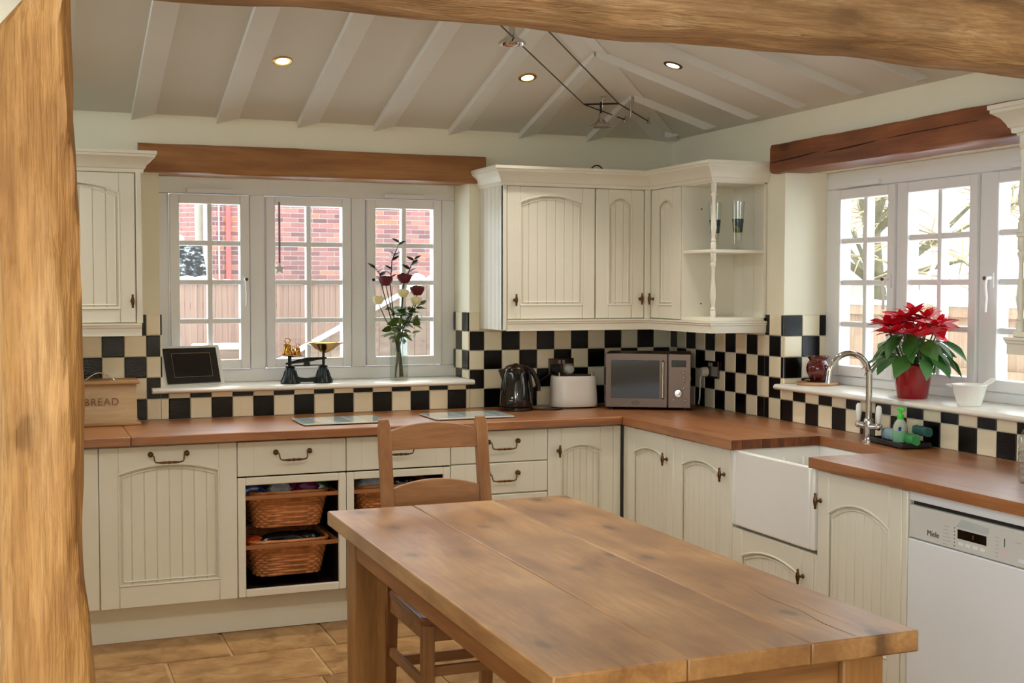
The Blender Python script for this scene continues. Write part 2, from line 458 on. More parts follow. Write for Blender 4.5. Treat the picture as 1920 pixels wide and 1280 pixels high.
RD, RW = .032, .115
def rafter_back(x0):
    """splayed rafter on the back slope: upright left face, bottom tapering out to the right"""
    yl = x0 if x0 > RY else RY
    x1 = min(x0 + RW, -.01); yr = x1 if x1 > RY else RY
    vs = [(x0, 0, WT + .01), (x0, 0, WT - RD), (x1, 0, WT + .002), (x0, yl, WT - SL * yl + .01), (x0, yl, WT - SL * yl - RD), (x1, yr, WT - SL * yr + .002)]
    part('rafter', MB().add(vs, [(0, 1, 2), (3, 5, 4), (0, 3, 4, 1), (1, 4, 5, 2), (0, 2, 5, 3)]), RAFTERM, ceiling)
for x0 in (-4.03, -3.64, -3.25, -2.865, -2.475, -2.085, -1.70, -1.305, -.915, -.525): rafter_back(x0)
RE_ = .040
def rafter_right(y0):
    """splayed rafter on the right slope: upright face towards the table, ends cut on the splay"""
    def xe(y): return y if y > RY else YF - y
    yn, yf = y0 - .0, y0 + .10
    xa, xb = xe(yn) + .02, xe(min(yf, -.01)) if yf < 0 else -.02
    vs = [(-.02, yn, WT + SL * .02 + .01), (-.11, yn, WT + SL * .11 - RE_), (xa, yn, WT - SL * xa - RE_), (xa, yn, WT - SL * xa + .01),
          (-.02, yf, WT + SL * .02 + .002), (xb, yf, WT - SL * xb + .002)]
    part('rafter', MB().add(vs, [(0, 1, 2, 3), (1, 4, 5, 2), (0, 3, 5, 4), (0, 4, 1), (2, 5, 3)]), RAFTERM, ceiling)
for y0 in (-.15, -.53, -.93, -1.33, -1.73, -2.13, -2.53, -2.93): rafter_right(y0)
# hip board along the valley between the two slopes
hm = MB(); hv = []
for t in (0.02, -RY):
    for w in (-.085, .0, .055):
        x, y = -t + w * .707, -t - w * .707
        for dz in (.02, -.012):
            hv.append((x, y, WT + SL * t - abs(w) * .12 * (1 if w > 0 else 1) + dz))
hm.add(hv, [(1, 3, 9, 7), (3, 5, 11, 9), (0, 6, 8, 2), (2, 8, 10, 4), (0, 1, 7, 6), (4, 10, 11, 5), (0, 2, 3, 1), (2, 4, 5, 3), (6, 7, 9, 8), (8, 9, 11, 10)])
part('hip_board', hm, RAFTERM, ceiling)

# ------------------------------------------------------------------ floor of sandstone flags
floor = struct('floor', MB().box(XL - .3, .3, YR - .3, .3, -.12, -.008), JOINT)
flag = MB(); a, b = .5, .497
flag.add([(-a, -a, -.02), (a, -a, -.02), (a, a, -.02), (-a, a, -.02), (-a, -a, -.004), (a, -a, -.004), (a, a, -.004), (-a, a, -.004), (-b, -b, 0), (b, -b, 0), (b, b, 0), (-b, b, 0)],
         [(0, 1, 5, 4), (1, 2, 6, 5), (2, 3, 7, 6), (3, 0, 4, 7), (4, 5, 9, 8), (5, 6, 10, 9), (6, 7, 11, 10), (7, 4, 8, 11), (8, 9, 10, 11)])
flag_me = mesh('floor_tile', flag, STONE)
yy = -.32; k = 0
while yy > -5.2:
    h = (.58, .40, .58, .42)[k % 4]
    xx = XL + .1 + (0.0, .33, .12, .45)[k % 4]
    while xx < -.05:
        w = (.58, .40, .60, .44)[(k + int(xx * 7)) % 4]
        if xx + w > -.02: w = -.02 - xx
        if w > .1:
            place('floor_tile', flag_me, floor, (xx + w / 2, yy - h / 2, random.uniform(-.002, .001)), (0, 0, 0), (w - .014, h - .014, 1))
        xx += w
    yy -= h; k += 1

# ------------------------------------------------------------------ wall tiles
def tile_mesh(name, mat):
    a, c = .5, .47
    m = MB().add([(-a, 0, -a), (a, 0, -a), (a, 0, a), (-a, 0, a), (-a, -.6, -a), (a, -.6, -a), (a, -.6, a), (-a, -.6, a), (-c, -1, -c), (c, -1, -c), (c, -1, c), (-c, -1, c)],
                 [(0, 1, 5, 4), (1, 2, 6, 5), (2, 3, 7, 6), (3, 0, 4, 7), (4, 5, 9, 8), (5, 6, 10, 9), (6, 7, 11, 10), (7, 4, 8, 11), (8, 9, 10, 11)])
    return mesh(name, m, mat)
TB, TC = tile_mesh('tile_black', TBLACK), tile_mesh('tile_cream', TCREAM)
TT = .0075; GR = .0022
def tile(parent, me, s0, s1, z0, z1, put):
    if s1 - s0 < .006 or z1 - z0 < .006: return
    loc, rz = put((s0 + s1) / 2, (z0 + z1) / 2)
    place('tile', me, parent, loc, (random.uniform(-.004, .004), 0, rz + random.uniform(-.006, .006)), (s1 - s0 - GR, TT, z1 - z0 - GR))
def tile_field(parent, rects, off, colour, put, n0, n1):
    """rects in (s0,s1,z0,z1); columns start at off + i*0.1, rows at 0.9 + j*0.1"""
    for i in range(n0, n1):
        for r in range(1, 6):
            a, b = off + i * .1, off + (i + 1) * .1
            c, d = .9 + (r - 1) * .1, .9 + r * .1
            for (s0, s1, z0, z1) in rects:
                A, B, Cc, D = max(a, s0), min(b, s1), max(c, z0), min(d, z1)
                if A < B and Cc < D: tile(parent, colour(i, r), A, B, Cc, D, put)
OFFB = -2.81
tile_field(wall_back, [(XL, W1[0], .9, 1.3), (-2.842, W1[0], 1.3, 1.4), (W1[0], W1[1], .9, 1.03), (W1[1], -.008, .9, 1.3), (W1[1], -1.135, 1.3, 1.4)],
           OFFB, lambda i, r: TC if (i + r - 1) % 2 == 0 else TB, lambda s, z: ((s, 0, z), 0), -8, 29)
# right wall: s runs from the corner towards the camera
tile_field(wall_right, [(.008, .945, .9, 1.3), (.945, 1.093, .9, 1.4), (1.093, 2.69, .9, 1.05), (2.69, 2.885, .9, 1.4), (2.885, 3.7, .9, 1.3)],
           .0805, lambda i, r: TC if (i + r) % 2 == 0 else TB, lambda s, z: ((0, -s, z), -pi / 2), -1, 37)
# reveals
tile_field(wall_back, [(.0, WD, 1.052, 1.4)], 0, lambda i, r: TB if (i + r) % 2 == 1 else TC, lambda s, z: ((W1[1], s, z), -pi / 2), 0, 3)
tile_field(wall_back, [(.0, WD, 1.052, 1.4)], 0, lambda i, r: TB if (i + r) % 2 == 1 else TC, lambda s, z: ((W1[0], s, z), pi / 2), 0, 3)
tile_field(wall_right, [(.0, WD, 1.075, 1.4)], 0, lambda i, r: TB if (i + r) % 2 == 1 else TC, lambda s, z: ((s, W2[0], z), 0), 0, 3)

# ------------------------------------------------------------------ windows (local: x along the wall, y out of the room, z up)
def window(name, loc, rz, width, cas, z_sill, vents, handles):
    root = bpy.data.objects.new(name, None); COL.objects.link(root); root['kind'] = 'structure'
    root.location = loc; root.rotation_euler = (0, 0, rz)
    y0, y1 = WD, WD + .06
    fr = MB()
    zb, zt = z_sill, WZ1
    c0, c1 = 1.115, 1.992
    xs = [0.0] + [e for c in cas for e in c] + [width]
    fr.box(0, width, y0, y1, zb, c0).box(0, width, y0, y1, c1, zt)
    for k in range(0, len(xs), 2): fr.box(xs[k], xs[k + 1], y0, y1, c0, c1)
    part('frame', fr, UPVC, root, bevel=.004)
    part('sill', MB().prism([(-.045, z_sill - .026), (-.055, z_sill - .020), (-.057, z_sill - .012), (-.050, z_sill - .003), (-.04, z_sill), (WD + .01, z_sill), (WD + .01, z_sill - .026)], 'x', -.044 if rz == 0 else -.002, width + .012),
         SILLM, root, bevel=.002)
    for ci, (a, b) in enumerate(cas):
        st = .046; s = MB(); ys0, ys1 = y0 - .012, y1 - .008
        a += .004; b -= .004; d0, d1 = c0 + .004, c1 - .004
        s.box(a, a + st, ys0, ys1, d0, d1).box(b - st, b, ys0, ys1, d0, d1)
        s.box(a + st, b - st, ys0, ys1, d0, d0 + st).box(a + st, b - st, ys0, ys1, d1 - st, d1)
        g0, g1, h0, h1 = a + st, b - st, d0 + st, d1 - st
        gw = .0125; mid = (g0 + g1) / 2; zs = [h0 + (h1 - h0) * q / 4 for q in range(5)]
        s.box(mid - gw, mid + gw, ys0 + .012, ys1 - .006, h0, h1)
        for q in range(1, 4):
            s.box(g0, mid - gw, ys0 + .012, ys1 - .006, zs[q] - gw, zs[q] + gw)
            s.box(mid + gw, g1, ys0 + .012, ys1 - .006, zs[q] - gw, zs[q] + gw)
        sash = part('casement', s, UPVC, root, bevel=.003, seg=1)
        for q in range(4):
            for (p0, p1) in ((g0, mid - gw), (mid + gw, g1)):
                part('pane', MB().box(p0 - .001, p1 + .001, ys0 + .028, ys0 + .032, zs[q] + (gw if q else 0) - .001, zs[q + 1] - (gw if q < 3 else 0) + .001), GLASS, sash)
        side = handles[ci]
        if side:
            hx = a + st * .5 if side < 0 else b - st * .5
            hz = 1.56
            h = MB().rbox(hx - .013, hx + .013, ys0 - .01, ys0, hz - .03, hz + .03, .004)
            h.tube([(hx, ys0 - .008, hz + .01), (hx, ys0 - .035, hz + .008), (hx, ys0 - .040, hz - .02), (hx + .004, ys0 - .036, hz - .07), (hx, ys0 - .036, hz - .125)], [.009, .009, .008, .007, .006], 8)
            hd = part('handle', h, UPVC, sash, smooth=40)
            part('handle_bolt', MB().lathe([(.008, 0), (.008, .006)], 10, (hx, ys0 - .045, hz + .008), ax='y'), BRONZE, sash)
        if vents[ci]:
            c = (a + b) / 2
            part('trickle_vent', MB().rbox(c - .11, c + .11, y0 - .018, y0, 1.995, 2.018, .003), UPVC, root, bevel=.002)
    return root
window('window_1', (W1[0], 0, 0), 0, W1[1] - W1[0], [(.069, .465), (.542, .988), (1.065, 1.482)], 1.052, (1, 0, 1), (1, 0, -1))
window('window_2', (0, W2[0], 0), -pi / 2, W2[0] - W2[1], [(.072, .512), (.547, 1.021), (1.082, 1.527)], 1.075, (1, 0, 1), (1, 0, -1))

# ------------------------------------------------------------------ timber lintels, post and beam
def rough_bar(ax, a, b, c0, c1, d0, d1, n=26, amp=.006, seed=1, rad=.012):
    """squared timber along ax with waney, slightly uneven faces; c,d = the two cross axes"""
    rnd = random.Random(seed); rings = []
    ph = [rnd.uniform(0, 6) for _ in range(8)]
    for k in range(n + 1):
        t = a + (b - a) * k / n; ring = []
        cc, dd, hc, hd = (c0 + c1) / 2, (d0 + d1) / 2, (c1 - c0) / 2, (d1 - d0) / 2
        for q in range(20):
            an = 2 * pi * q / 20 + pi / 20
            ca, sa = cos(an), sin(an)
            e = .16
            u = hc * (abs(ca) ** e) * (1 if ca > 0 else -1); v = hd * (abs(sa) ** e) * (1 if sa > 0 else -1)
            w = amp * (sin(t * 5.1 + ph[q % 8]) + .6 * sin(t * 12.3 + ph[(q * 3) % 8]) + .4 * sin(t * 29 + ph[(q * 5) % 8]))
            u *= 1 + w / max(hc, .02) * .6; v *= 1 + w / max(hd, .02) * .6
            p = (cc + u, dd + v)
            ring.append({'x': (t, p[0], p[1]), 'y': (p[0], t, p[1]), 'z': (p[0], p[1], t)}[ax])
        rings.append(ring)
    return MB().loops(rings)
single('timber_lintel', rough_bar('x', -2.838, -1.110, -.035, .16, 2.066, 2.204, amp=.0025, seed=3), LINTELX,
       'brown stained oak lintel over the window with brick wall behind', 'beam', smooth=40)
l2 = single('timber_lintel', rough_bar('y', -1.035, -2.80, -.05, .15, 2.07, 2.204, amp=.003, seed=5), LINTELY,
       'dark reddish oak lintel with a long crack over the window above the sink', 'beam', smooth=40)
part('crack', MB().tube([(-.0495, -1.04, 2.118), (-.0505, -1.15, 2.122), (-.0505, -1.30, 2.128), (-.0500, -1.42, 2.136)], [.0015, .003, .003, .001], 6)
     .tube([(-.0505, -1.46, 2.126), (-.0505, -1.62, 2.130), (-.0505, -1.80, 2.138), (-.0505, -2.05, 2.146), (-.0500, -2.4, 2.150)], [.001, .0035, .0025, .002, .001], 6), plain('dark_crack', (34, 16, 8), .9), l2)
# header beam across the opening
rnd = random.Random(11); rings = []
for k in range(61):
    x = -4.25 + 4.25 * k / 60; ring = []
    sag = .006 * sin(x * 2.2 + 1) + .004 * sin(x * 6.1) + .0025 * sin(x * 17)
    for q in range(28):
        an = 2 * pi * q / 28; ca, sa = cos(an), sin(an); e = .52
        u = .105 * abs(ca) ** e * (1 if ca > 0 else -1); v = .125 * abs(sa) ** e * (1 if sa > 0 else -1)
        w = .004 * sin(x * 7 + q * 1.7) + .003 * sin(x * 19 + q * 2.9) + .002 * sin(x * 43 + q * 4.1)
        ring.append((x, -3.96 + u + w, 2.126 + v + w * .6 + sag))
    rings.append(ring)
single('timber_beam', MB().loops(rings), BEAMM, 'thick rough-hewn oak header beam crossing the top of the view', 'beam', smooth=60)
# post
def lerp_tab(tab, z):
    for (z0, a), (z1, b) in zip(tab, tab[1:]):
        if z0 <= z <= z1: return a + (b - a) * (z - z0) / (z1 - z0)
    return tab[0][1] if z < tab[0][0] else tab[-1][1]
RE = [(0, -3.24), (.85, -3.253), (.95, -3.257), (1.02, -3.262), (1.09, -3.271), (1.14, -3.2715), (1.22, -3.268), (1.37, -3.266), (1.60, -3.268), (1.77, -3.274), (1.97, -3.279), (2.1, -3.285)]
LE = [(0, -3.41), (1.0, -3.394), (1.5, -3.386), (1.86, -3.387), (1.92, -3.382), (1.975, -3.338), (2.1, -3.32)]
rings = []
for k in range(86):
    z = 1.992 * k / 85; r_, l_ = lerp_tab(RE, z), lerp_tab(LE, z)
    cx, hx, hy = (r_ + l_) / 2, (r_ - l_) / 2, .075; ring = []
    for q in range(32):
        an = 2 * pi * q / 32; ca, sa = cos(an), sin(an); e = .6
        w = .0035 * sin(z * 9 + q * 1.3) + .0025 * sin(z * 23 + q * 2.7) + .0015 * sin(z * 51 + q * 3.9)
        if abs(ca) > .9: w *= .3
        ring.append((cx + (hx + w) * abs(ca) ** e * (1 if ca > 0 else -1), -3.985 + (hy + w) * abs(sa) ** e * (1 if sa > 0 else -1), z))
    rings.append(ring)
single('timber_post', MB().loops(rings), POSTM, 'rough honey-coloured oak post standing at the left edge', 'post', smooth=60)

# ================================================================== KITCHEN UNITS
# local frame of a unit: x along the run, y = 0 at the wall and negative into the room, z up
def t_handle(parent, x, yf, z):
    m = MB().lathe([(.0035, -.030), (.005, -.026), (.0045, -.020), (.0065, -.012), (.0085, 0), (.0065, .012), (.0045, .020), (.005, .026), (.0035, .030)], 12, (x, yf - .024, z))
    m.lathe([(.009, 0), (.009, -.003), (.005, -.006), (.0042, -.016), (.006, -.022)], 12, (x, yf, z), ax='y')
    return part('handle', m, BRONZE, parent, smooth=50, label='antique bronze drop handle')
def bail_handle(parent, x, yf, z, w=.144):
    m = MB()
    for s in (-1, 1):
        m.ball((x + s * w / 2, yf - .011, z + .012), .0115, .011, .0115, 12, 8)
        m.lathe([(.012, 0), (.012, -.004), (.006, -.008)], 12, (x + s * w / 2, yf, z + .012), ax='y')
    h = w / 2
    pts = [(x - h, yf - .014, z + .012), (x - h + .012, yf - .022, z + .006), (x - h + .014, yf - .025, z - .010), (x - h + .018, yf - .026, z - .019), (x - h * .55, yf - .027, z - .022), (x - h * .3, yf - .027, z - .022), (x - h * .12, yf - .027, z - .022)]
    rr = [.003, .003, .003, .003, .0035, .006, .0045]
    pts2 = [(2 * x - p[0], p[1], p[2]) for p in pts][::-1]
    m.tube(pts + [(x, yf - .027, z - .022)] + pts2, rr + [.007] + rr[::-1], 8)
    return part('handle', m, BRONZE, parent, smooth=50, label='antique bronze bail handle')

def arch_z(x, a, b, spring, rise):
    t = (x - (a + b) / 2) / ((b - a) / 2)
    return spring + rise * (1 - t * t)
def panel_door(parent, x0, x1, z0, z1, yf, stile=.075, boards=6, rise=.035, top=.10, bottom=None, name='door', gap=.0013, cham=.002):
    """framed door with arched top rail and tongue-and-groove boards; yf = front face"""
    th = .02; bottom = bottom or stile
    a, b = x0 + stile, x1 - stile; spring = z1 - top
    m = MB().box(x0, a, yf, yf + th, z0, z1).box(b, x1, yf, yf + th, z0, z1).box(a, b, yf, yf + th, z0, z0 + bottom)
    n = 14; pl = [(b, z1), (a, z1)] + [(a + (b - a) * k / n, arch_z(a + (b - a) * k / n, a, b, spring, rise)) for k in range(n + 1)]
    m.prism(pl, 'y', yf, yf + th)
    door = part(name, m, IVORY, parent, bevel=.0025, seg=1)
    # bead round the panel
    path = [(a, z0 + bottom)] + [(a + (b - a) * k / n, arch_z(a + (b - a) * k / n, a, b, spring, rise)) for k in range(n + 1)] + [(b, z0 + bottom), (a, z0 + bottom)]
    md = MB()
    for (p, q) in zip(path, path[1:]):
        md.tube([(p[0], yf + .002, p[1]), (q[0], yf + .002, q[1])], .0055, 6)
    # inner second bead
    d = .016
    a2, b2 = a + d, b - d
    path = [(a2, z0 + bottom + d)] + [(a2 + (b2 - a2) * k / n, arch_z(a2 + (b2 - a2) * k / n, a2, b2, spring - d, rise)) for k in range(n + 1)] + [(b2, z0 + bottom + d), (a2, z0 + bottom + d)]
    for (p, q) in zip(path, path[1:]):
        md.tube([(p[0], yf + .008, p[1]), (q[0], yf + .008, q[1])], .004, 6)
    part('moulding', md, IVORY, door, smooth=60)
    w = (b - a) / boards
    for k in range(boards):
        c, e = a + w * k + gap, a + w * (k + 1) - gap
        part('board', MB().prism([(c, yf + .009 + cham * 1.2), (c + cham, yf + .009), (e - cham, yf + .009), (e, yf + .009 + cham * 1.2), (e, yf + th - .001), (c, yf + th - .001)], 'z', z0 + bottom - .005, spring + rise * .6), IVORY, door)
    part('panel_back', MB().box(a - .004, b + .004, yf + .0135, yf + th - .002, z0 + bottom - .005, spring + rise * .8), IVORY, door)
    return door
JOINTL = plain('cabinet_joint', (214, 208, 188), .5)
def slab(parent, x0, x1, z0, z1, yf, name='drawer_front', th=.02):
    d = part(name, MB().box(x0, x1, yf, yf + th, z0, z1), IVORY, parent, bevel=.004)
    for x in (x0 + .07, x1 - .07):
        part('joint_line', MB().box(x - .0008, x + .0008, yf - .0004, yf + .004, z0 + .003, z1 - .003), JOINTL, d)
    return d
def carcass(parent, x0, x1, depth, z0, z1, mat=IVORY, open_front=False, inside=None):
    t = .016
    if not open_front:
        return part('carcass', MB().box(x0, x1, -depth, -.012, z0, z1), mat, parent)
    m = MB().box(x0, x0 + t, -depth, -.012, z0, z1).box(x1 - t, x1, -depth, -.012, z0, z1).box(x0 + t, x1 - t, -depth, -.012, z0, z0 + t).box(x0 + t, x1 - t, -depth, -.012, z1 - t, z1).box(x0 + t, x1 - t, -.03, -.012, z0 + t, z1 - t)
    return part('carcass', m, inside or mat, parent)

BF = -.622   # base door face
BD = .60     # carcass depth
ZB, ZT = .165, .852
G = .0012
def base(label, x0, x1, **k):
    return thing('base_cabinet', label, 'cabinet', (x0, 0, 0), 0, **k), x1 - x0
# left filler panel
r, w = base('plain ivory end panel at the far left beside the oak post', -3.40, -3.0650)
carcass(r, 0, w, BD, .16, .855)
slab(r, G, w - G, ZB, ZT, BF, 'panel')
# arched appliance door
r, w = base('ivory cabinet with one wide arched door hung with a bail handle', -3.0645, -2.4895)
carcass(r, 0, w, BD, .16, .855)
d = panel_door(r, G, w - G, ZB, ZT, BF, .078, 8, .034, .115, .095)
bail_handle(d, w * .497, BF, .805, .150)
# basket units
def basket_unit(x0, x1, label):
    r, w = base(label, x0, x1, group='basket units')
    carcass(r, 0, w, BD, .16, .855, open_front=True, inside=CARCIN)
    d = slab(r, G, w - G, .700, ZT, BF); bail_handle(d, w * .5, BF, .790, .150)
    a, b, c, e = G, w - G, ZB, .694
    f = .034
    m = MB().box(a, a + f, BF, BF + .02, c, e).box(b - f, b, BF, BF + .02, c, e).box(a + f, b - f, BF, BF + .02, c, c + f).box(a + f, b - f, BF, BF + .02, e - f, e)
    part('open_frame', m, IVORY, r, bevel=.004)
    return r
basket_unit(-2.489, -2.0025, 'ivory cabinet with an open frame showing two full wicker baskets')
basket_unit(-2.002, -1.5055, 'ivory basket cabinet mostly hidden behind the chair back')
# drawer stack
r, w = base('ivory stack of plain drawers between the chair and the corner door', -1.505, -1.0125)
carcass(r, 0, w, BD, .16, .855)
for z0, z1, h in ((.703, ZT, 1), (.553, .698, 1), (.365, .548, 1), (ZB, .360, 1)):
    d = slab(r, G, w - G, z0, z1, BF); bail_handle(d, w * .53, BF, (z0 + z1) / 2 + .012, .150)
# corner door on the back run
r, w = base('ivory corner cabinet with an arched door under the microwave', -1.012, -.640)
carcass(r, 0, w, BD, .16, .855)
d = panel_door(r, G, w - .022, ZB, ZT, BF, .07, 6, .03, .115, .09)
t_handle(d, .054, BF, .742)
part('corner_post', MB().box(w - .020, w + .02, BF + .004, BF + .03, ZB - .003, ZT), IVORY, r, bevel=.002)
# right run: local x points to -y
def base_r(label, y0, y1, name='base_cabinet', cat='cabinet'):
    return thing(name, label, cat, (0, y0, 0), -pi / 2), y0 - y1
RF = -.607
r, w = base_r('ivory door cabinet nearest the corner on the sink side', -.650, -1.1245)
carcass(r, 0, w, .585, .16, .855)
part('filler', MB().box(-.025, .02, RF, RF + .02, ZB, ZT), IVORY, r, bevel=.002)
d = panel_door(r, .022, w - G, ZB, ZT, RF, .066, 7, .034, .115, .09); t_handle(d, w - .06, RF, .742)
r, w = base_r('ivory door cabinet touching the left side of the white sink', -1.125, -1.6290)
carcass(r, 0, w, .585, .16, .855)
d = panel_door(r, G, w - .02, ZB, ZT, RF, .078, 7, .036, .115, .09); t_handle(d, w - .066, RF, .742)
part('pilaster', MB().box(w - .017, w, RF - .002, RF + .02, ZB, ZT), IVORY, r, bevel=.004)
r, w = base_r('low ivory cupboard under the white ceramic sink', -1.6295, -2.2195)
carcass(r, 0, w, .585, .16, .53)
d = panel_door(r, G, w - .022, ZB, .532, RF, .072, 9, .04, .105, .08); t_handle(d, w - .085, RF, .434)
part('pilaster', MB().box(w - .018, w, RF, RF + .02, ZB, .53), IVORY, r, bevel=.004)
r, w = base_r('ivory door cabinet between the sink and the dishwasher', -2.220, -2.724)
carcass(r, 0, w, .585, .16, .855)
d = panel_door(r, G, w - .03, ZB, ZT, RF, .066, 7, .05, .150, .09); t_handle(d, .020, RF, .740)
part('pilaster', MB().box(w - .026, w, RF - .002, RF + .02, ZB, ZT), IVORY, r, bevel=.004)
# cabinet beyond the dishwasher, carrying the end of the worktop
r, w = base_r('ivory cabinet beyond the dishwasher, past the right edge of the view', -3.328, -3.742)
carcass(r, 0, w, .585, .0, .86)
d = panel_door(r, G, w - G, ZB, ZT, RF, .07, 6, .036, .115, .09); t_handle(d, .05, RF, .742)
# plinths
single('plinth', MB().box(-3.40, -.60, 0, .018, 0, .158), IVORY, 'ivory plinth board under the cabinets below the brick-view window', 'plinth', (0, -.552, 0), bevel=.002)
single('plinth', MB().box(0, .018, -2.722, -.60, 0, .158), IVORY, 'ivory plinth board under the sink-side cabinets', 'plinth', (-.552, 0, 0), bevel=.002)

# ------------------------------------------------------------------ worktops
single('worktop', MB().box(-3.40, -2.937, -.665, -.008, .861, .900), OAKX, 'short oak worktop piece carrying the bread bin', 'worktop', bevel=.004)
single('worktop', MB().prism([(-2.935, -.665), (-.636, -.665), (-.008, -.008), (-2.935, -.008)], 'z', .861, .900), OAKX,
       'long oak worktop below the brick-view window', 'worktop', bevel=.004)
wr = thing('worktop', 'oak worktop around the sink and over the dishwasher', 'worktop')
pl = [(-.634, -.666), (-.006, -.010), (-.006, -3.75), (-.640, -3.75), (-.640, -2.206), (-.205, -2.206), (-.205, -1.672), (-.640, -1.672)]
m = MB()
# slab split in three convex pieces so the notch is clean
m.prism([(-.634, -.666), (-.006, -.010), (-.006, -1.670), (-.640, -1.670)], 'z', .861, .900)
m.box(-.205, -.006, -2.208, -1.670, .861, .900)
m.box(-.640, -.006, -3.75, -2.208, .861, .900)
part('slab', m, OAKY, wr)
# end-grain staves on the cut edge beside the sink
x = -.640
while x < -.207:
    w = random.uniform(.022, .06)
    part('stave', MB().box(x + .0006, min(x + w, -.2055) - .0006, -1.6735, -1.6695, .8615, .8995), STAVE, wr)
    x += w
# ------------------------------------------------------------------ butler sink
sk = thing('butler_sink', 'deep white ceramic butler sink set under the notched worktop', 'sink', (0, -1.634, .545), -pi / 2)
W_, H_, D_ = .578, .3145, .455
t = .028; yf, yb = -.618, -.175
m = MB().box(0, t, yf, yb, 0, H_).box(W_ - t, W_, yf, yb, 0, H_).box(t, W_ - t, yf, yf + t, 0, H_).box(t, W_ - t, yb - t, yb, 0, H_).box(t, W_ - t, yf + t, yb - t, 0, .04)
part('basin', m, WHITEC, sk, bevel=.008, seg=3)
m = MB(); n = 12
pts = [(t + .001 + .018 * sin(pi * k / n), -.33 + .05 * cos(pi * k / n) * -1, .27 - .055 * sin(pi * k / n)) for k in range(n + 1)]
m.tube(pts, .009, 8)
part('overflow', m, WHITEC, sk, smooth=60)
part('plug_hole', MB().lathe([(.04, .041), (.04, .045), (.03, .046), (.026, .042)], 20, (W_ / 2, -.40, 0)), CHROME, sk, smooth=40)

# ------------------------------------------------------------------ dishwasher
dw = thing('dishwasher', 'white freestanding dishwasher with grey control strip under the worktop', 'dishwasher', (0, -2.728, 0), -pi / 2)
w = .596; yf = -.60
part('body', MB().box(0, w, yf + .02, -.03, .02, .857), APPL, dw)
part('top_strip', MB().box(0, w, yf - .002, yf + .02, .822, .857), APPL, dw, bevel=.002)
part('handle_slot', MB().box(.004, w - .004, yf + .012, yf + .02, .806, .822), BLACKM, dw)
cp = part('control_panel', MB().box(0, w, yf - .004, yf + .02, .698, .808), APPLG, dw, bevel=.003)
part('door_panel', MB().box(0, w, yf - .008, yf + .02, .12, .695), APPL, dw, bevel=.004)
part('kick_plate', MB().box(0, w, yf + .05, yf + .06, .0, .118), APPL, dw)
def dtext(body, x, z, size, mat, par, y):
    return place('lettering', text_mesh('lettering', body, size, mat, .0004), par, (x, y, z), (pi / 2, 0, 0))
dtext('Miele', .118, .7275, .026, BLACKM, cp, yf - .0046)
part('display', MB().box(.232, .357, yf - .0055, yf, .7365, .7655), SCREEN, cp)
part('display_digit', MB().box(.298, .303, yf - .0062, yf - .005, .744, .758), ORANGEP, cp)
part('grip_recess', MB().prism([(.222, .772), (.365, .772), (.365, .792), (.25, .800)], 'y', yf - .0052, yf), plain('recess_grey', (188, 196, 194), .35), cp)
m = MB()
for k in range(6):
    m.box(.165, .185 + .018 * random.random(), yf - .0046, yf - .003, .7645 - k * .0115, .7655 - k * .0115)
for k in range(6):
    m.box(.395, .407, yf - .0046, yf - .003, .770 - k * .0115, .771 - k * .0115)
m.box(.47, .50, yf - .0046, yf - .003, .7695, .7705)
part('legend_lines', m, GREYP, cp)
m = MB()
for k in range(6): m.box(.2155, .2185, yf - .0052, yf - .003, .7655 - k * .0115, .7685 - k * .0115)
m.box(.431, .4335, yf - .0052, yf - .003, .747, .773)
part('indicator_dots', m, BLACKM, cp)
part('red_indicator', MB().box(.430, .434, yf - .0056, yf - .003, .7265, .7295), REDLED, cp)
for k in range(4): part('button', MB().rbox(.236 + k * .032, .256 + k * .032, yf - .007, yf - .003, .716, .725, .002), APPL, cp)
part('power_button', MB().rbox(.49, .515, yf - .007, yf - .003, .713, .724, .002), APPL, cp)
part('panel_seam', MB().box(.522, .5232, yf - .0046, yf - .003, .703, .805), APPL, cp)

# ------------------------------------------------------------------ wall cabinets
CZ0, CZ1 = 1.368, 2.045
CORN = [(0, 2.035), (.008, 2.035), (.010, 2.050), (.016, 2.054), (.020, 2.064), (.032, 2.084), (.050, 2.098), (.056, 2.102), (.056, 2.112), (.062, 2.114), (.062, 2.128), (0, 2.128)]
PELM = [(-.004, 1.312), (.010, 1.312), (.010, 1.345), (.014, 1.350), (.014, 1.356), (.018, 1.360), (.018, 1.368), (-.004, 1.368)]
# left of the window
r = thing('wall_cabinet', 'ivory arched wall cabinet at the left above the bread bin', 'cabinet', (-3.50, 0, 0))
w = .648
part('carcass', MB().box(0, w, -.31, -.002, CZ0, CZ1), IVORY, r)
d = panel_door(r, .10, w - .030, CZ0 + .004, CZ1 - .012, -.332, .066, 7, .045, .09, .062, 'door'); t_handle(d, w - .045, -.332, 1.467)
part('pilaster', MB().box(w - .026, w, -.338, -.30, CZ0, CZ1), IVORY, r, bevel=.004)
part('cornice', MB().sweep([(0, -.33), (w, -.33), (w, -.002)], CORN), IVORY, r, smooth=22)
part('pelmet', MB().sweep([(0, -.33), (w - .006, -.33)], PELM), IVORY, r, smooth=30)
# right of the window: pair of arched doors
XA, XI, YE = -1.132, -.305, -.945
r = thing('wall_cabinet', 'ivory wall cabinet with a wide and a narrow arched door above the kettle', 'cabinet', (XA, 0, 0))
w = XI - XA
part('carcass', MB().box(.012, w + .30, -.305, -.002, CZ0, CZ1), IVORY, r)
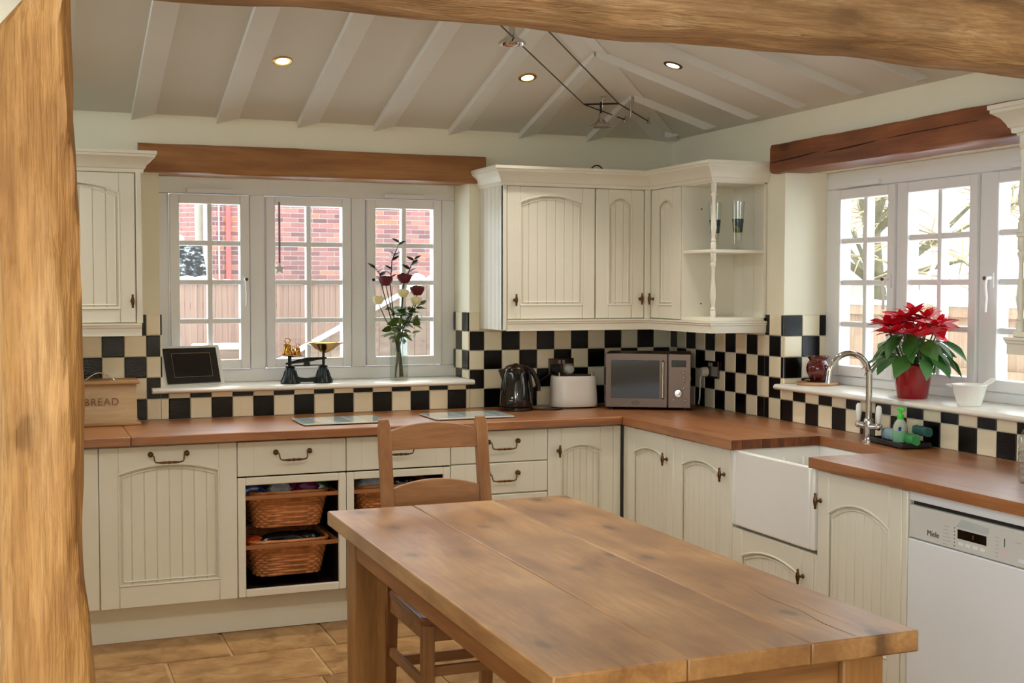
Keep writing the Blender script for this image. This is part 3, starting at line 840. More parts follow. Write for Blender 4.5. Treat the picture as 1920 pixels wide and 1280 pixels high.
# boarded end panel facing the window
for k in range(6):
    part('end_board', MB().box(0, .011, -.055 * (k + 1) + .0008 + (0 if k < 5 else .0), -.055 * k - .003, 1.316, CZ1), IVORY, r)
part('stile', MB().box(0, .020, -.334, -.31, 1.316, CZ1), IVORY, r, bevel=.002)
d = panel_door(r, .024, .505, CZ0 + .004, CZ1 - .012, -.330, .070, 7, .035, .078, .068, gap=.0006, cham=.0012); t_handle(d, .064, -.330, 1.467)
d = panel_door(r, .511, w - .040, CZ0 + .004, CZ1 - .012, -.330, .072, 3, .035, .078, .068, gap=.0006, cham=.0012); t_handle(d, w - .062, -.330, 1.471)
part('corner_post', MB().box(w - .036, w, -.333, -.30, CZ0, CZ1), IVORY, r, bevel=.003)
# single door on the right wall + open shelf
r = thing('wall_cabinet', 'narrow ivory wall cabinet with one arched door in the corner', 'cabinet', (0, -.305, 0), -pi / 2)
w = .345
part('carcass', MB().box(0, w, -.285, -.002, CZ0, CZ1), IVORY, r)
d = panel_door(r, .030, w - .004, CZ0 + .004, CZ1 - .012, -.307, .085, 3, .03, .09, .068, gap=.0006, cham=.0012); t_handle(d, .060, -.307, 1.471)
def spindle(z0, z1):
    h = z1 - z0; s = MB()
    P = [(0, .013), (.10, .013), (.115, .009), (.13, .0135), (.15, .009), (.18, .0075), (.22, .009), (.32, .0145), (.42, .013), (.60, .008), (.72, .0075), (.78, .009), (.83, .0145), (.86, .009), (.875, .013), (1, .013)]
    return s.lathe([(rr, z0 + h * tt) for tt, rr in P], 14)
def shelf_unit(r, w, dep, at):
    """open end shelves: boarded back, side panel, shelves and turned spindles; local x along the wall, at = x of the open end"""
    x0, x1 = (0, w)
    part('top', MB().box(0, w, -dep, -.002, CZ1 - .018, CZ1), IVORY, r, bevel=.002)
    part('base', MB().box(0, w, -dep, -.002, CZ0, CZ0 + .018), IVORY, r, bevel=.003)
    part('shelf', MB().box(.001, w - .001, -dep + .004, -.014, 1.695, 1.712), IVORY, r, bevel=.004)
    for k in range(3):
        part('back_board', MB().box(w * k / 3 + .001, w * (k + 1) / 3 - .001, -.013, -.002, CZ0 + .018, CZ1 - .018), IVORY, r)
    sx = at
    for a, b in ((CZ0 + .018, 1.695), (1.712, CZ1 - .018)):
        part('spindle', spindle(a, b).xf(Matrix.Translation((sx, -dep + .016, 0))), IVORY, r, smooth=50)
r = thing('open_shelf_unit', 'ivory open corner shelf with turned spindles holding two glass vases', 'shelf', (0, -.652, 0), -pi / 2)
shelf_unit(r, .293, .305, .277)
part('side_panel', MB().box(-.001, .010, -.304, -.014, CZ0 + .018, CZ1 - .018), IVORY, r)
part('end_stile', MB().box(.272, .293, -.018, -.002, CZ0, CZ1), IVORY, r, bevel=.003)
m = MB()
for z in (1.45, 1.92): m.lathe([(.004, 0), (.004, .002)], 10, (.012, -.20, z), ax='x')
part('screw_cap', m, BRONZE, r)
# cornice and pelmet running round the whole corner group
single('cornice', MB().sweep([(XA, -.002), (XA, -.33), (XI, -.33), (XI, YE), (-.002, YE)], CORN), IVORY, 'ivory moulded cornice crowning the corner wall cabinets', 'cornice', smooth=22)
single('light_pelmet', MB().sweep([(XA + .02, -.33), (XI, -.33), (XI, YE), (-.002, YE)], PELM), IVORY, 'ivory moulded pelmet under the corner wall cabinets', 'pelmet', smooth=30)
# shelf unit at the right edge
r = thing('open_shelf_unit', 'ivory open shelf with turned spindles cut off by the right edge', 'shelf', (0, -2.885, 0), -pi / 2)
shelf_unit(r, .30, .325, .016)
part('cornice', MB().sweep([(0, -.002), (0, -.33), (.80, -.33)], CORN), IVORY, r, smooth=22)
part('pelmet', MB().sweep([(0, -.002), (0, -.33), (.80, -.33)], PELM), IVORY, r, smooth=30)
part('carcass', MB().box(.30, .80, -.325, -.002, CZ0, CZ1), IVORY, r)

# ================================================================== TABLE AND CHAIR
tb = thing('dining_table', 'large waxed pine farmhouse table in the foreground', 'table', (-1.909, -2.80, 0))
hx, hy = .459, .99
for a, b in ((-hx, -.147), (-.1455, .165), (.1665, hx)):
    plank = part('table_plank', MB().box(a, b, -hy, hy, .695, .745), PINE, tb, bevel=.005)
part('crack', MB().tube([(.318, -.50, .7448), (.300, -.62, .7448), (.306, -.74, .7448), (.288, -.86, .7448), (.292, -.975, .7448)], [.0004, .0009, .0006, .0012, .0008], 5)
     .tube([(.345, -.66, .7448), (.338, -.78, .7448), (.342, -.90, .7448)], [.0003, .0007, .0003], 5), plain('dark_wood_crack', (104, 70, 42), .9), plank)
L = .112
for sx in (-1, 1):
    for sy in (-1, 1):
        x = sx * (hx - .055 - L / 2); y = sy * (hy - .055 - L / 2)
        part('leg', MB().box(x - L / 2, x + L / 2, y - L / 2, y + L / 2, 0, .694), PINEZ, tb, bevel=.005)
for sx in (-1, 1):
    x = sx * (hx - .075)
    part('apron', MB().box(x - .014, x + .014, -hy + .168, hy - .168, .598, .694), wood('pine_apron', (110, 64, 28), (158, 100, 50), (178, 122, 66), 'y', .45, 12, 9) if sx < 0 else bpy.data.materials['pine_apron'], tb, bevel=.003)
for sy in (-1, 1):
    y = sy * (hy - .085)
    part('apron', MB().box(-hx + .168, hx - .168, y - .014, y + .014, .598, .694), PINEX, tb, bevel=.003)

ch = thing('dining_chair', 'beech ladder-back dining chair pushed under the far end of the table', 'chair', (-1.912, -1.95, 0))
def back_y(z):   # rake of the back posts
    return .245 + (0 if z < .43 else (z - .43) * .17) + (max(0, .43 - z) * .10)
for sx in (-1, 1):
    x = sx * .192; hw = .023; rings = []
    for z in (0, .2, .43, .6, .8, 1.0, 1.030, 1.037):
        s = hw if z < 1.03 else hw * .8
        y = back_y(z); rings.append([(x - s, y - s * .8, z), (x + s, y - s * .8, z), (x + s, y + s * .8, z), (x - s, y + s * .8, z)])
    part('back_post', MB().loops(rings), CHAIRZ, ch, bevel=.004)
    part('front_leg', MB().box(sx * .192 - .021, sx * .192 + .021, -.205, -.163, 0, .40), CHAIRZ, ch, bevel=.004)
    part('side_rail', MB().box(sx * .192 - .011, sx * .192 + .011, -.165, .23, .34, .40), CHAIRX, ch, bevel=.003)
    part('side_stretcher', MB().box(sx * .192 - .010, sx * .192 + .010, -.165, .25, .17, .205), CHAIRX, ch, bevel=.003)
def slat(z0, zt, rise, z_mid):
    m = MB(); n = 12; rings = []
    for k in range(n + 1):
        x = -.172 + .344 * k / n; t = x / .172; y = back_y(z_mid) + .004 + .014 * (1 - t * t)
        zz = zt + rise * (1 - t * t)
        rings.append([(x, y - .010, z0), (x, y + .010, z0), (x, y + .010 + (zz - z0) * .12, zz), (x, y - .010 + (zz - z0) * .12, zz)])
    return m.loops(rings)
part('top_slat', slat(.920, .992, .026, .93), CHAIRX, ch, bevel=.003)
part('lower_slat', slat(.700, .780, .028, .71), CHAIRX, ch, bevel=.003)
part('bottom_slat', slat(.52, .585, .0, .53), CHAIRX, ch, bevel=.003)
pl = [(-.225, -.21), (-.20, -.235), (.20, -.235), (.225, -.21), (.215, .20), (.165, .20), (.165, .245), (-.165, .245), (-.165, .20), (-.215, .20)]
part('seat', MB().prism(pl, 'z', .402, .430), wood('dark_waxed_seat', (96, 54, 30), (140, 86, 52), (160, 106, 70), 'y', .3, 14, 9, coat=.3), ch, bevel=.008, seg=3)
part('front_rail', MB().box(-.171, .171, -.195, -.173, .34, .40), CHAIRX, ch, bevel=.003)
part('back_rail', MB().box(-.169, .169, .235, .257, .34, .40), CHAIRX, ch, bevel=.003)
part('back_stretcher', MB().box(-.169, .169, .255, .277, .125, .165), CHAIRX, ch, bevel=.003)
part('front_stretcher', MB().box(-.171, .171, -.194, -.174, .22, .255), CHAIRX, ch, bevel=.003)

# ================================================================== WICKER BASKETS
def basket(x, z, label, wdt=.385, h=.145):
    r = thing('wicker_basket', label, 'basket', (x, -.36, z), 0, group='wicker baskets in the basket units')
    m = MB(); rows = 13; n = 64
    def rr(t, u, grow):
        # rounded-rectangle plan, u in 0..1
        a = wdt / 2 - .012 + grow; b = .205 + grow; e = .32
        an = 2 * pi * u
        return a * abs(cos(an)) ** e * (1 if cos(an) > 0 else -1), b * abs(sin(an)) ** e * (1 if sin(an) > 0 else -1)
    for k in range(rows):
        t = k / (rows - 1); zz = .006 + h * t; g = -.030 + .030 * t; rings = []
        for i in range(n):
            u = i / n; off = .0035 * (1 if ((i // 2) + k) % 2 else -1)
            px, py = rr(t, u, g + off)
            rings.append((px, py, zz + random.uniform(-.001, .001)))
        pts = [Vector(p) for p in rings]; rg = []
        for i in range(n):
            p = pts[i]; d = (pts[(i + 1) % n] - pts[i - 1]).normalized(); o = Vector((d.y, -d.x, 0))
            rg.append([p + o * .004, p + Vector((0, 0, .0062)), p - o * .004, p - Vector((0, 0, .0062))])
        m.loops(rg, cap=False, closed=True)
    w_ = part('weave', m, WICKER, r, smooth=60); w_['kind'] = 'stuff'
    m = MB()
    for i in range(24):
        u = (i + .5) / 24; a = rr(0, u, -.033); b = rr(1, u, 0)
        m.tube([(a[0], a[1], .002), (b[0], b[1], h + .012)], .003, 6)
    part('stakes', m, WICKER, r)['kind'] = 'stuff'
    rim = [];
    for i in range(48):
        p = rr(1, i / 48, .004); rim.append(Vector((p[0], p[1], h + .014 + .002 * (i % 2))))
    rg = []
    for i in range(48):
        d = (rim[(i + 1) % 48] - rim[i - 1]).normalized(); o = Vector((d.y, -d.x, 0))
        rg.append([rim[i] + o * .008, rim[i] + Vector((0, 0, .008)), rim[i] - o * .008, rim[i] - Vector((0, 0, .008))])
    part('rim', MB().loops(rg, cap=False, closed=True), WICKER, r, smooth=50)
    part('bottom', MB().rbox(-wdt / 2 + .05, wdt / 2 - .05, -.165, .165, 0, .008, .04), WICKER, r)
    part('runner', MB().box(-.212, .212, -.243, -.228, h - .004, h + .014), RAILM, r, bevel=.002)
    for s in (-1, 1): part('side_runner', MB().box(s * .212 - (.010 if s > 0 else 0), s * .212 + (.010 if s < 0 else 0), -.228, .22, h - .004, h + .014), RAILM, r)
    return r
bx1, bx2 = -2.246, -1.7535
basket(bx1, .450, 'upper wicker basket holding colourful packets in the left open unit')
basket(bx1, .230, 'lower wicker basket holding dark bags in the left open unit')
basket(bx2, .450, 'upper wicker basket seen behind the chair back')
basket(bx2, .230, 'lower wicker basket hidden behind the table corner')
def packet(x, y, z, sx, sy, sz, mat, label, rz, rx=0.0):
    rnd = random.Random(int(x * 1000) + int(z * 777)); m = MB(); rings = []
    for k in range(9):
        t = -1 + 2 * k / 8; w = max(.05, (1 - abs(t) ** 4) * .96); ring = []
        for q in range(12):
            a = 2 * pi * q / 12
            ring.append((sx / 2 * t * (1 + .04 * rnd.random()), sy / 2 * cos(a) * (.75 + .3 * rnd.random()), sz / 2 * sin(a) * w * (.8 + .4 * rnd.random())))
        rings.append(ring)
    o = single('snack_packet', m.loops(rings), mat, label, 'packet', (x, y, z), rz, group='packets heaped in the baskets', smooth=30)
    o.rotation_euler = (rx, 0, rz)
for k, (dx, mt, lb) in enumerate(((-.155, 0, 'blue foil packet at the left end of the upper basket'), (-.095, 4, 'black packet beside the blue one in the upper basket'), (-.04, 1, 'silver foil packet in the middle of the upper basket'),
                                  (.02, 2, 'purple packet right of the silver one in the upper basket'), (.085, 2, 'dark plum packet near the right of the upper basket'), (.14, 3, 'green packet at the right end of the upper basket'))):
    packet(bx1 + dx, -.50 + .02 * (k % 2), .450 + .168, .11, .07, .085, PACKC[mt], lb, random.uniform(-.5, .5), random.uniform(-.3, .3))
packet(bx1 - .03, -.49, .230 + .160, .20, .08, .06, PACKC[4], 'crumpled black plastic bag in the lower basket', .1)
packet(bx1 + .09, -.47, .230 + .160, .13, .07, .055, PACKC[4], 'small black bag beside the larger one in the lower basket', -.4)
packet(bx1 - .15, -.50, .230 + .155, .09, .06, .05, PACKC[5], 'orange packet at the left end of the lower basket', .4)
packet(bx2 - .10, -.50, .450 + .165, .16, .07, .07, PACKC[1], 'silver blue packet in the basket behind the chair', .2)
packet(bx2 + .06, -.50, .450 + .163, .14, .07, .06, PACKC[4], 'dark packet in the basket behind the chair', -.2)

# ================================================================== ON THE BACK WORKTOP
ZW = .900
bb = thing('bread_bin', 'pale oak bread bin lettered BREAD beside the oak post', 'bread bin', (-3.06, -.105, ZW))
part('body', MB().prism([(-.085, .012), (.088, .012), (.088, .186), (-.060, .186), (-.078, .10)], 'x', -.19, .19), BREADM, bb, bevel=.002)
part('base_board', MB().box(-.20, .206, -.10, .09, 0, .014), BREADT, bb, bevel=.004)
part('lid', MB().box(-.20, .202, -.084, .092, .187, .205), BREADT, bb, bevel=.005)
m = MB().tube([(-.032 + .126 * k / 10, -.055, .206 + .034 * sin(pi * k / 10)) for k in range(11)], [.005, .0035] + [.003] * 7 + [.0035, .005], 8)
part('handle', m, CHROME, bb, smooth=60, label='curved chrome lid handle')
place('lettering', text_mesh('bread_lettering', 'BREAD', .046, plain('burnt_lettering', (128, 92, 58), .7), .0006, 1.12), bb, (.035, -.0845, .108), (pi / 2 - .10, 0, 0))

gb = [plain('board_green', (196, 214, 208), .1, var=.05, coat=.6), plain('board_white', (226, 232, 230), .1, var=.04, coat=.6)]
def glass_board(x0, x1, y0, y1, label):
    r = thing('glass_chopping_board', label, 'chopping board', ((x0 + x1) / 2, (y0 + y1) / 2, ZW), 0, group='glass worktop savers')
    w, d = (x1 - x0) / 2, (y1 - y0) / 2
    part('plate', MB().rbox(-w, w, -d, d, .004, .010, .012), BOARDG, r, bevel=.0015)
    for k in range(5):
        a = -w + .012 + (2 * w - .024) * k / 5; part('stripe', MB().box(a, a + (2 * w - .024) / 5 * .9, -d + .012, d - .012, .0101, .0106), gb[k % 2], r)
    m = MB()
    for sx in (-1, 1):
        for sy in (-1, 1): m.lathe([(.006, 0), (.006, .004)], 8, (sx * (w - .02), sy * (d - .02), 0))
    part('foot', m, WHITEP, r)
glass_board(-2.175, -1.775, -.53, -.25, 'striped glass worktop saver left of the chair back')
glass_board(-1.545, -1.145, -.53, -.25, 'greenish glass worktop saver in front of the kettle')

# kettle
kt = thing('kettle', 'glossy black jug kettle on its base beside the toaster', 'kettle', (-1.003, -.185, ZW), radians(-12))
part('power_base', MB().lathe([(.084, 0), (.090, .004), (.090, .016), (.082, .022)], 32), BLACKP, kt, smooth=40)
part('body', MB().lathe([(.084, .023), (.0865, .03), (.084, .07), (.079, .115), (.073, .155), (.067, .19), (.061, .213), (.057, .217)], 36), BLACKP, kt, smooth=50)
part('lid', MB().lathe([(.056, .216), (.050, .226), (.034, .233), (.016, .235), (.010, .240), (.0, .241)], 28), STEEL, kt, smooth=50, label='steel lid')
m = MB().add([(-.052, -.024, .214), (-.052, .024, .214), (-.092, -.006, .208), (-.092, .006, .208), (-.066, -.018, .13), (-.066, .018, .13), (-.070, -.004, .15), (-.070, .004, .15)], [(0, 2, 3, 1), (0, 4, 6, 2), (1, 3, 7, 5), (2, 6, 7, 3), (4, 5, 7, 6), (0, 1, 5, 4)])
part('spout', m, STEELD, kt, bevel=.002)
part('handle', MB().tube([(.03, 0, .225), (.06, 0, .222), (.085, 0, .200), (.106, 0, .165), (.117, 0, .125), (.119, 0, .098)], [.012, .013, .013, .013, .012, .010], 10), BLACKM, kt, smooth=50)
part('handle_strip', MB().tube([(.062, 0, .205), (.077, 0, .14), (.084, 0, .06)], [.012, .010, .008], 8), BLACKM, kt, smooth=50)
m = MB()
for k in range(7): m.box(-.0445 + k * .0052, -.041 + k * .0052, -.0795, -.077, .0545, .0585)
m.box(-.036, -.028, -.0795, -.076, .066, .074)
part('logo', m.xf(Matrix.Rotation(.0, 4, 'Z')), WHITEP, kt)
single('kettle_cable', MB().tube([(-.92, -.16, .909), (-.905, -.13, .93), (-.875, -.09, .96), (-.845, -.05, .995), (-.81, -.028, 1.03), (-.735, -.026, 1.075)], .0035, 8), BLACKM, 'black cable rising from the kettle base to the socket', 'cable', smooth=60)
single('kettle_cable', MB().tube([(-.93, -.20, .905), (-.88, -.245, .905), (-.82, -.265, .905), (-.77, -.245, .905), (-.79, -.22, .905), (-.86, -.215, .905)], .0045, 8), BLACKM, 'loop of black cable lying on the worktop before the toaster', 'cable', smooth=60)

# toaster
to = thing('toaster', 'white two-slice toaster between kettle and microwave', 'toaster', (-.664, -.150, ZW), radians(-9))
def oval(w, d, z, e=.74, n=40):
    return [(w * abs(cos(2 * pi * i / n)) ** e * (1 if cos(2 * pi * i / n) > 0 else -1), d * abs(sin(2 * pi * i / n)) ** e * (1 if sin(2 * pi * i / n) > 0 else -1), z) for i in range(n)]
part('body', MB().loops([oval(.124, .082, .008), oval(.127, .086, .014), oval(.126, .085, .05), oval(.121, .080, .13), oval(.118, .077, .160), oval(.113, .072, .168)]), WHITEP, to, smooth=50)
part('foot', MB().loops([oval(.11, .07, 0), oval(.11, .07, .008)]), BLACKM, to)
part('top_plate', MB().loops([oval(.108, .066, .168), oval(.104, .062, .1715)]), STEEL, to, smooth=40)
for s in (-1, 1): part('slot', MB().box(-.075, .075, s * .028 - .012, s * .028 + .012, .1705, .1722), BLACKM, to)
for s in (-1, 1): part('lever', MB().rbox(s * .088 - .0045, s * .088 + .0045, -.052, -.040, .165, .187, .003), CHROME, to)

# microwave across the corner
mw = thing('microwave', 'brushed steel microwave set across the corner of the worktop', 'microwave', (-.556, -.312, ZW), radians(-30))
w, dp, h = .438, .30, .278
part('casing', MB().box(0, w, .014, dp, .012, h + .012), STEELD, mw, bevel=.006)
part('control_panel', MB().box(w * .735, w, 0, .0135, .012, h + .012), STEEL, mw, bevel=.003)
door = part('door', MB().box(0, w * .728, 0, .0135, .012, h + .012), STEEL, mw, bevel=.003)
part('door_window', MB().box(.030, .278, -.0015, .002, .060, h - .022), SCREEN, door, bevel=.001)
part('door_handle', MB().tube([(.296, -.006, .062), (.296, -.024, .066), (.296, -.024, h - .03), (.296, -.006, h - .026)], .006, 10), CHROME, door, smooth=50)
m = MB(); rr = [(.020 * cos(2 * pi * i / 24), .008 * sin(2 * pi * i / 24)) for i in range(24)]
m.tube([(.155 + a, -.0006, .037 + b) for a, b in rr + rr[:1]], .0012, 6); m.tube([(.143, -.0006, .034), (.156, -.0006, .041), (.168, -.0006, .035)], .0011, 6)
part('badge', m, BLACKM, door)
part('display', MB().box(w * .775, w * .945, -.0012, .002, .222, .258), SCREEN, mw)
m = MB();
for k in range(4): m.box(.355 + .012 * k, .362 + .012 * k, -.0018, -.001, .234, .246)
part('display_digits', m, plain('dim_green_digits', (40, 70, 30), .5), mw)
for k in range(4): part('button', MB().ball((w * .92, -.002, .195 - k * .027), .0065, .005, .0065, 10, 6), CHROME, mw, smooth=60)
part('dial', MB().lathe([(.022, 0), (.021, -.010), (.018, -.016), (.0, -.017)], 24, (w * .855, 0, .088), ax='y'), CHROME, mw, smooth=40)
for x in (.80, .935): part('button', MB().ball((w * x, -.002, .053), .0065, .005, .0065, 10, 6), CHROME, mw, smooth=60)
part('sticker', MB().box(w - .0002, w + .0008, .075, .125, .15, .165), WHITEP, mw)
for x in (.03, w - .03):
    for y in (.03, dp - .03): part('foot', MB().lathe([(.011, 0), (.013, .012)], 10, (x, y, 0)), BLACKM, mw)

# sockets
def socket(name_label, loc, rz, plugs):
    s = thing('wall_socket', name_label, 'socket', loc, rz)
    part('plate', MB().rbox(-.073, .073, -.018, -.0076, -.045, .045, .003), STEEL, s, bevel=.002)
    for x in (-.038, .038): part('insert', MB().box(x - .028, x + .028, -.0195, -.017, -.034, .016), BLACKM if x < 0 else GREYP, s, bevel=.002)
    for x in (-.012, .012): part('rocker', MB().box(x - .007, x + .007, -.023, -.017, .016, .036), GREYP, s, bevel=.002)
    for x, mt in plugs:
        p = MB().lathe([(.026, -.02), (.027, -.03), (.024, -.048), (.019, -.056), (0, -.057)], 20, (x, 0, -.014), ax='y')
        part('plug', p, mt, s, smooth=40, label='black plug' if mt is BLACKM else 'white plug')
    return s
socket('double steel socket on the tiles behind the toaster', (-.673, 0, 1.106), 0, ((-.038, BLACKM), (.038, WHITEP)))
socket('double steel socket right of the microwave', (0, -.458, 1.103), -pi / 2, ((-.038, WHITEP),))
single('microwave_cable', MB().tube([(-.05, -.42, 1.075), (-.06, -.425, 1.05), (-.055, -.415, 1.0), (-.045, -.395, .95), (-.03, -.36, .915)], .004, 8), WHITEP, 'white cable hanging from the socket behind the microwave', 'cable', smooth=60)

# ================================================================== WINDOW SILL 1
ZS = 1.052
ph = thing('photo_frame', 'black digital photo frame leaning on the sill in the left corner', 'photo frame', (-2.575, .095, ZS), radians(16))
T = Matrix.Rotation(radians(-20), 4, 'X')
part('backing', MB().box(-.162, .158, .004, .014, 0, .204).xf(T), WHITEP, ph, bevel=.002)
part('bezel', MB().box(-.136, .136, -.004, .004, .010, .190).xf(T), BLACKP, ph, bevel=.002)
part('screen', MB().box(-.098, .098, -.0052, -.003, .042, .162).xf(T), SCREEN, ph)
m = MB()
for a in (((-.098, .042), (.098, .042)), ((.098, .042), (.098, .162)), ((.098, .162), (-.098, .162)), ((-.098, .162), (-.098, .042))):
    m.tube([(a[0][0], -.005, a[0][1]), (a[1][0], -.005, a[1][1])], .0013, 6)
part('screen_trim', m.xf(T), plain('gold_trim', (120, 104, 76), .4, .6), ph)
part('stand', MB().box(-.02, .02, .04, .075, .0, .006).box(-.02, .02, .066, .074, 0, .11), WHITEP, ph)

sc = thing('kitchen_scales', 'dark green cast iron balance scales with a brass pan on the sill', 'scales', (-2.038, .035, ZS))
for s in (-1, 1):
    part('foot', MB().lathe([(.048, 0), (.050, .006), (.040, .022), (.030, .045), (.024, .070), (.022, .078), (.026, .082), (.020, .088)], 20, (s * .082, 0, 0)), IRON, sc, smooth=40)
    m = MB()
    for k in range(8):
        a = 2 * pi * k / 8; m.tube([(s * .082 + .046 * cos(a), .046 * sin(a), .008), (s * .082 + .034 * cos(a), .034 * sin(a), .035), (s * .082 + .026 * cos(a), .026 * sin(a), .065)], [.006, .004, .003], 6)
    part('foot_rib', m, IRON, sc, smooth=50)
part('bridge', MB().prism([(-.08, .006), (.08, .006), (.08, .030), (.05, .036), (.035, .030), (0, .026), (-.035, .030), (-.05, .036), (-.08, .030)], 'y', -.018, .018), IRON, sc, bevel=.003)
part('tie_rod', MB().tube([(-.08, 0, .087), (.08, 0, .089)], .003, 6), IRON, sc)
part('beam', MB().tube([(-.105, 0, .098), (-.05, 0, .108), (0, 0, .116), (.05, 0, .121), (.10, 0, .124)], [.005, .008, .013, .008, .005], 8), IRON, sc, smooth=50)
part('fulcrum', MB().prism([(-.018, .085), (.018, .085), (.008, .125), (-.008, .125)], 'y', -.010, .010), IRON, sc, bevel=.002)
part('plate_stem', MB().tube([(-.085, 0, .086), (-.085, 0, .135)], .009, 10), IRON, sc)
part('weight_plate', MB().lathe([(.010, .132), (.055, .137), (.060, .142), (.056, .142), (.012, .138)], 24, (-.075, 0, 0)), BRASS, sc, smooth=40)
part('pan_stem', MB().tube([(.085, 0, .086), (.085, 0, .152)], .007, 10), IRON, sc)
part('pan', MB().lathe([(.012, .150), (.020, .153), (.050, .170), (.078, .192), (.098, .200), (.098, .2015), (.076, .1945), (.048, .1725), (.018, .1555), (0, .155)], 32, (.092, 0, 0)), BRASS, sc, smooth=50, label='shallow polished brass pan')
def weight(x, y, hgt, label):
    r = thing('brass_weight', label, 'weight', (-2.038 + x, .035 + y, ZS + .142), 0, group='brass bell weights')
    k = hgt
    part('bell', MB().lathe([(.30 * k, 0), (.32 * k, .05 * k), (.27 * k, .16 * k), (.20 * k, .38 * k), (.19 * k, .52 * k), (.22 * k, .58 * k), (.16 * k, .64 * k), (.0, .66 * k)], 20), BRASS, r, smooth=50)
    part('ring', MB().tube([(.15 * k * cos(2 * pi * i / 16 + .3), 0, .80 * k + .15 * k * sin(2 * pi * i / 16 + .3)) for i in range(17)], .032 * k, 8), BRASS, r, smooth=60)
weight(-.095, 0, .088, 'large brass bell weight with a ring handle on the scales')
weight(-.045, -.004, .058, 'small brass bell weight beside the large one on the scales')
weight(-.062, .024, .045, 'smallest brass weight behind the other two on the scales')

# hanging star
hs = thing('hanging_star', 'white star ornament hanging on a grey ribbon in the middle casement', 'ornament', (-2.136, .208, 1.60))
pl = []
for k in range(10):
    a = pi / 2 + 2 * pi * k / 10; rr = .030 if k % 2 == 0 else .014; pl.append((rr * cos(a), .022 + rr * sin(a)))
part('star', MB().prism(pl, 'y', -.003, .003), plain('frosted_star', (210, 214, 212), .5), hs, bevel=.001)
part('ribbon', MB().box(-.005, .005, -.0008, .0008, .05, .36), plain('grey_ribbon', (140, 130, 136), .7), hs)

# vase
vz = thing('glass_vase', 'tall square clear glass vase of roses on the sill', 'vase', (-1.552, .065, ZS), radians(4))
a = .037
m = MB()
for (x0, x1, y0, y1) in ((-a, a, -a, -a + .004), (-a, a, a - .004, a), (-a, -a + .004, -a + .004, a - .004), (a - .004, a, -a + .004, a - .004)): m.box(x0, x1, y0, y1, 0, .25)
m.box(-a + .004, a - .004, -a + .004, a - .004, 0, .014)
part('glass_wall', m, VASEG, vz)
LEAFME = {}
def leaf_mesh(key, mat, length, width, fold=.25, droop=.25, tip=1.6, lobes=0.0):
    m = MB(); n = 7; L_ = []
    for k in range(n + 1):
        t = k / n; wv = width / 2 * (sin(pi * min(1, t ** .75)) ** .8 if 0 < t < 1 else .02) * (1 + lobes * sin(t * 14))
        y = length * t; z = -droop * length * t * t
        L_.append(((-wv, y, z + fold * wv), (0, y, z), (wv, y, z + fold * wv)))
    vs = [p for r in L_ for p in r]; fs = []
    for k in range(n):
        b = 3 * k; fs += [(b, b + 1, b + 4, b + 3), (b + 1, b + 2, b + 5, b + 4)]
    m.add(vs, fs)
    me = mesh(key, m, mat, 60); LEAFME[key] = me; return me
leaf_mesh('rose_leaf', ROSEL, .055, .036, .2, .2)
leaf_mesh('sprig_leaf', SPRIGL, .030, .013, .2, .1)
leaf_mesh('poin_leaf', LEAFG, .120, .068, .22, .28, lobes=.08)
leaf_mesh('poin_bract', BRACT, .105, .052, .22, .22, lobes=.06)
leaf_mesh('poin_bract_s', BRACT, .060, .030, .25, .10)
def put_leaf(parent, key, name, p, direction, roll=0.0, s=1.0):
    d = Vector(direction).normalized(); up = Vector((0, 0, 1))
    if abs(d.z) > .97: up = Vector((0, 1, 0))
    x = d.cross(up).normalized(); z = x.cross(d)
    M = Matrix((x, d, z)).transposed()
    q = (M @ Matrix.Rotation(roll, 3, 'Y')).to_euler()
    return place(name, LEAFME[key], parent, p, q, (s, s, s))
def rose(label, mat, top, foot, sz, group):
    r = thing('rose', label, 'rose', (-1.552, .065, ZS + .016), 0, group=group)
    T_ = Vector(top); m = MB()
    m.tube([foot, (foot[0] * .2 + T_.x * .1, .0, .24), (T_.x * .6, T_.y * .6, T_.z * .72), T_ - Vector((0, 0, sz * .6))], [.003, .003, .0025, .0025], 7)
    part('stem', m, STEMG, r, smooth=60)
    m = MB(); rnd = random.Random(label)
    for ringi, (rad, top_, n, op) in enumerate(((.50, .78, 3, .0), (.72, .72, 5, .12), (.92, .55, 6, .30))):
        for k in range(n):
            a0 = 2 * pi * k / n + ringi * .7; sp = 2 * pi / n * 1.25; vs = []
            for j in range(5):
                t = j / 4; zz = sz * (-.75 + (.75 + top_) * t); rr = sz * rad * (.35 + .65 * sin(pi * (.12 + .62 * t))) + sz * op * t * t
                for i in range(5):
                    a = a0 + sp * (i - 2) / 4; e = 1 - .16 * abs(i - 2) * t
                    vs.append((T_.x + rr * cos(a), T_.y + rr * sin(a), T_.z + (zz if zz < 0 else zz * e)))
            m.add(vs, [(j * 5 + i, j * 5 + i + 1, j * 5 + i + 6, j * 5 + i + 5) for j in range(4) for i in range(4)])
    m.ball((T_.x, T_.y, T_.z - .05 * sz), sz * .62, sz * .62, sz * .72, 12, 8)
    part('bloom', m, mat, r, smooth=60)
    return r
RG = 'roses in the square vase'
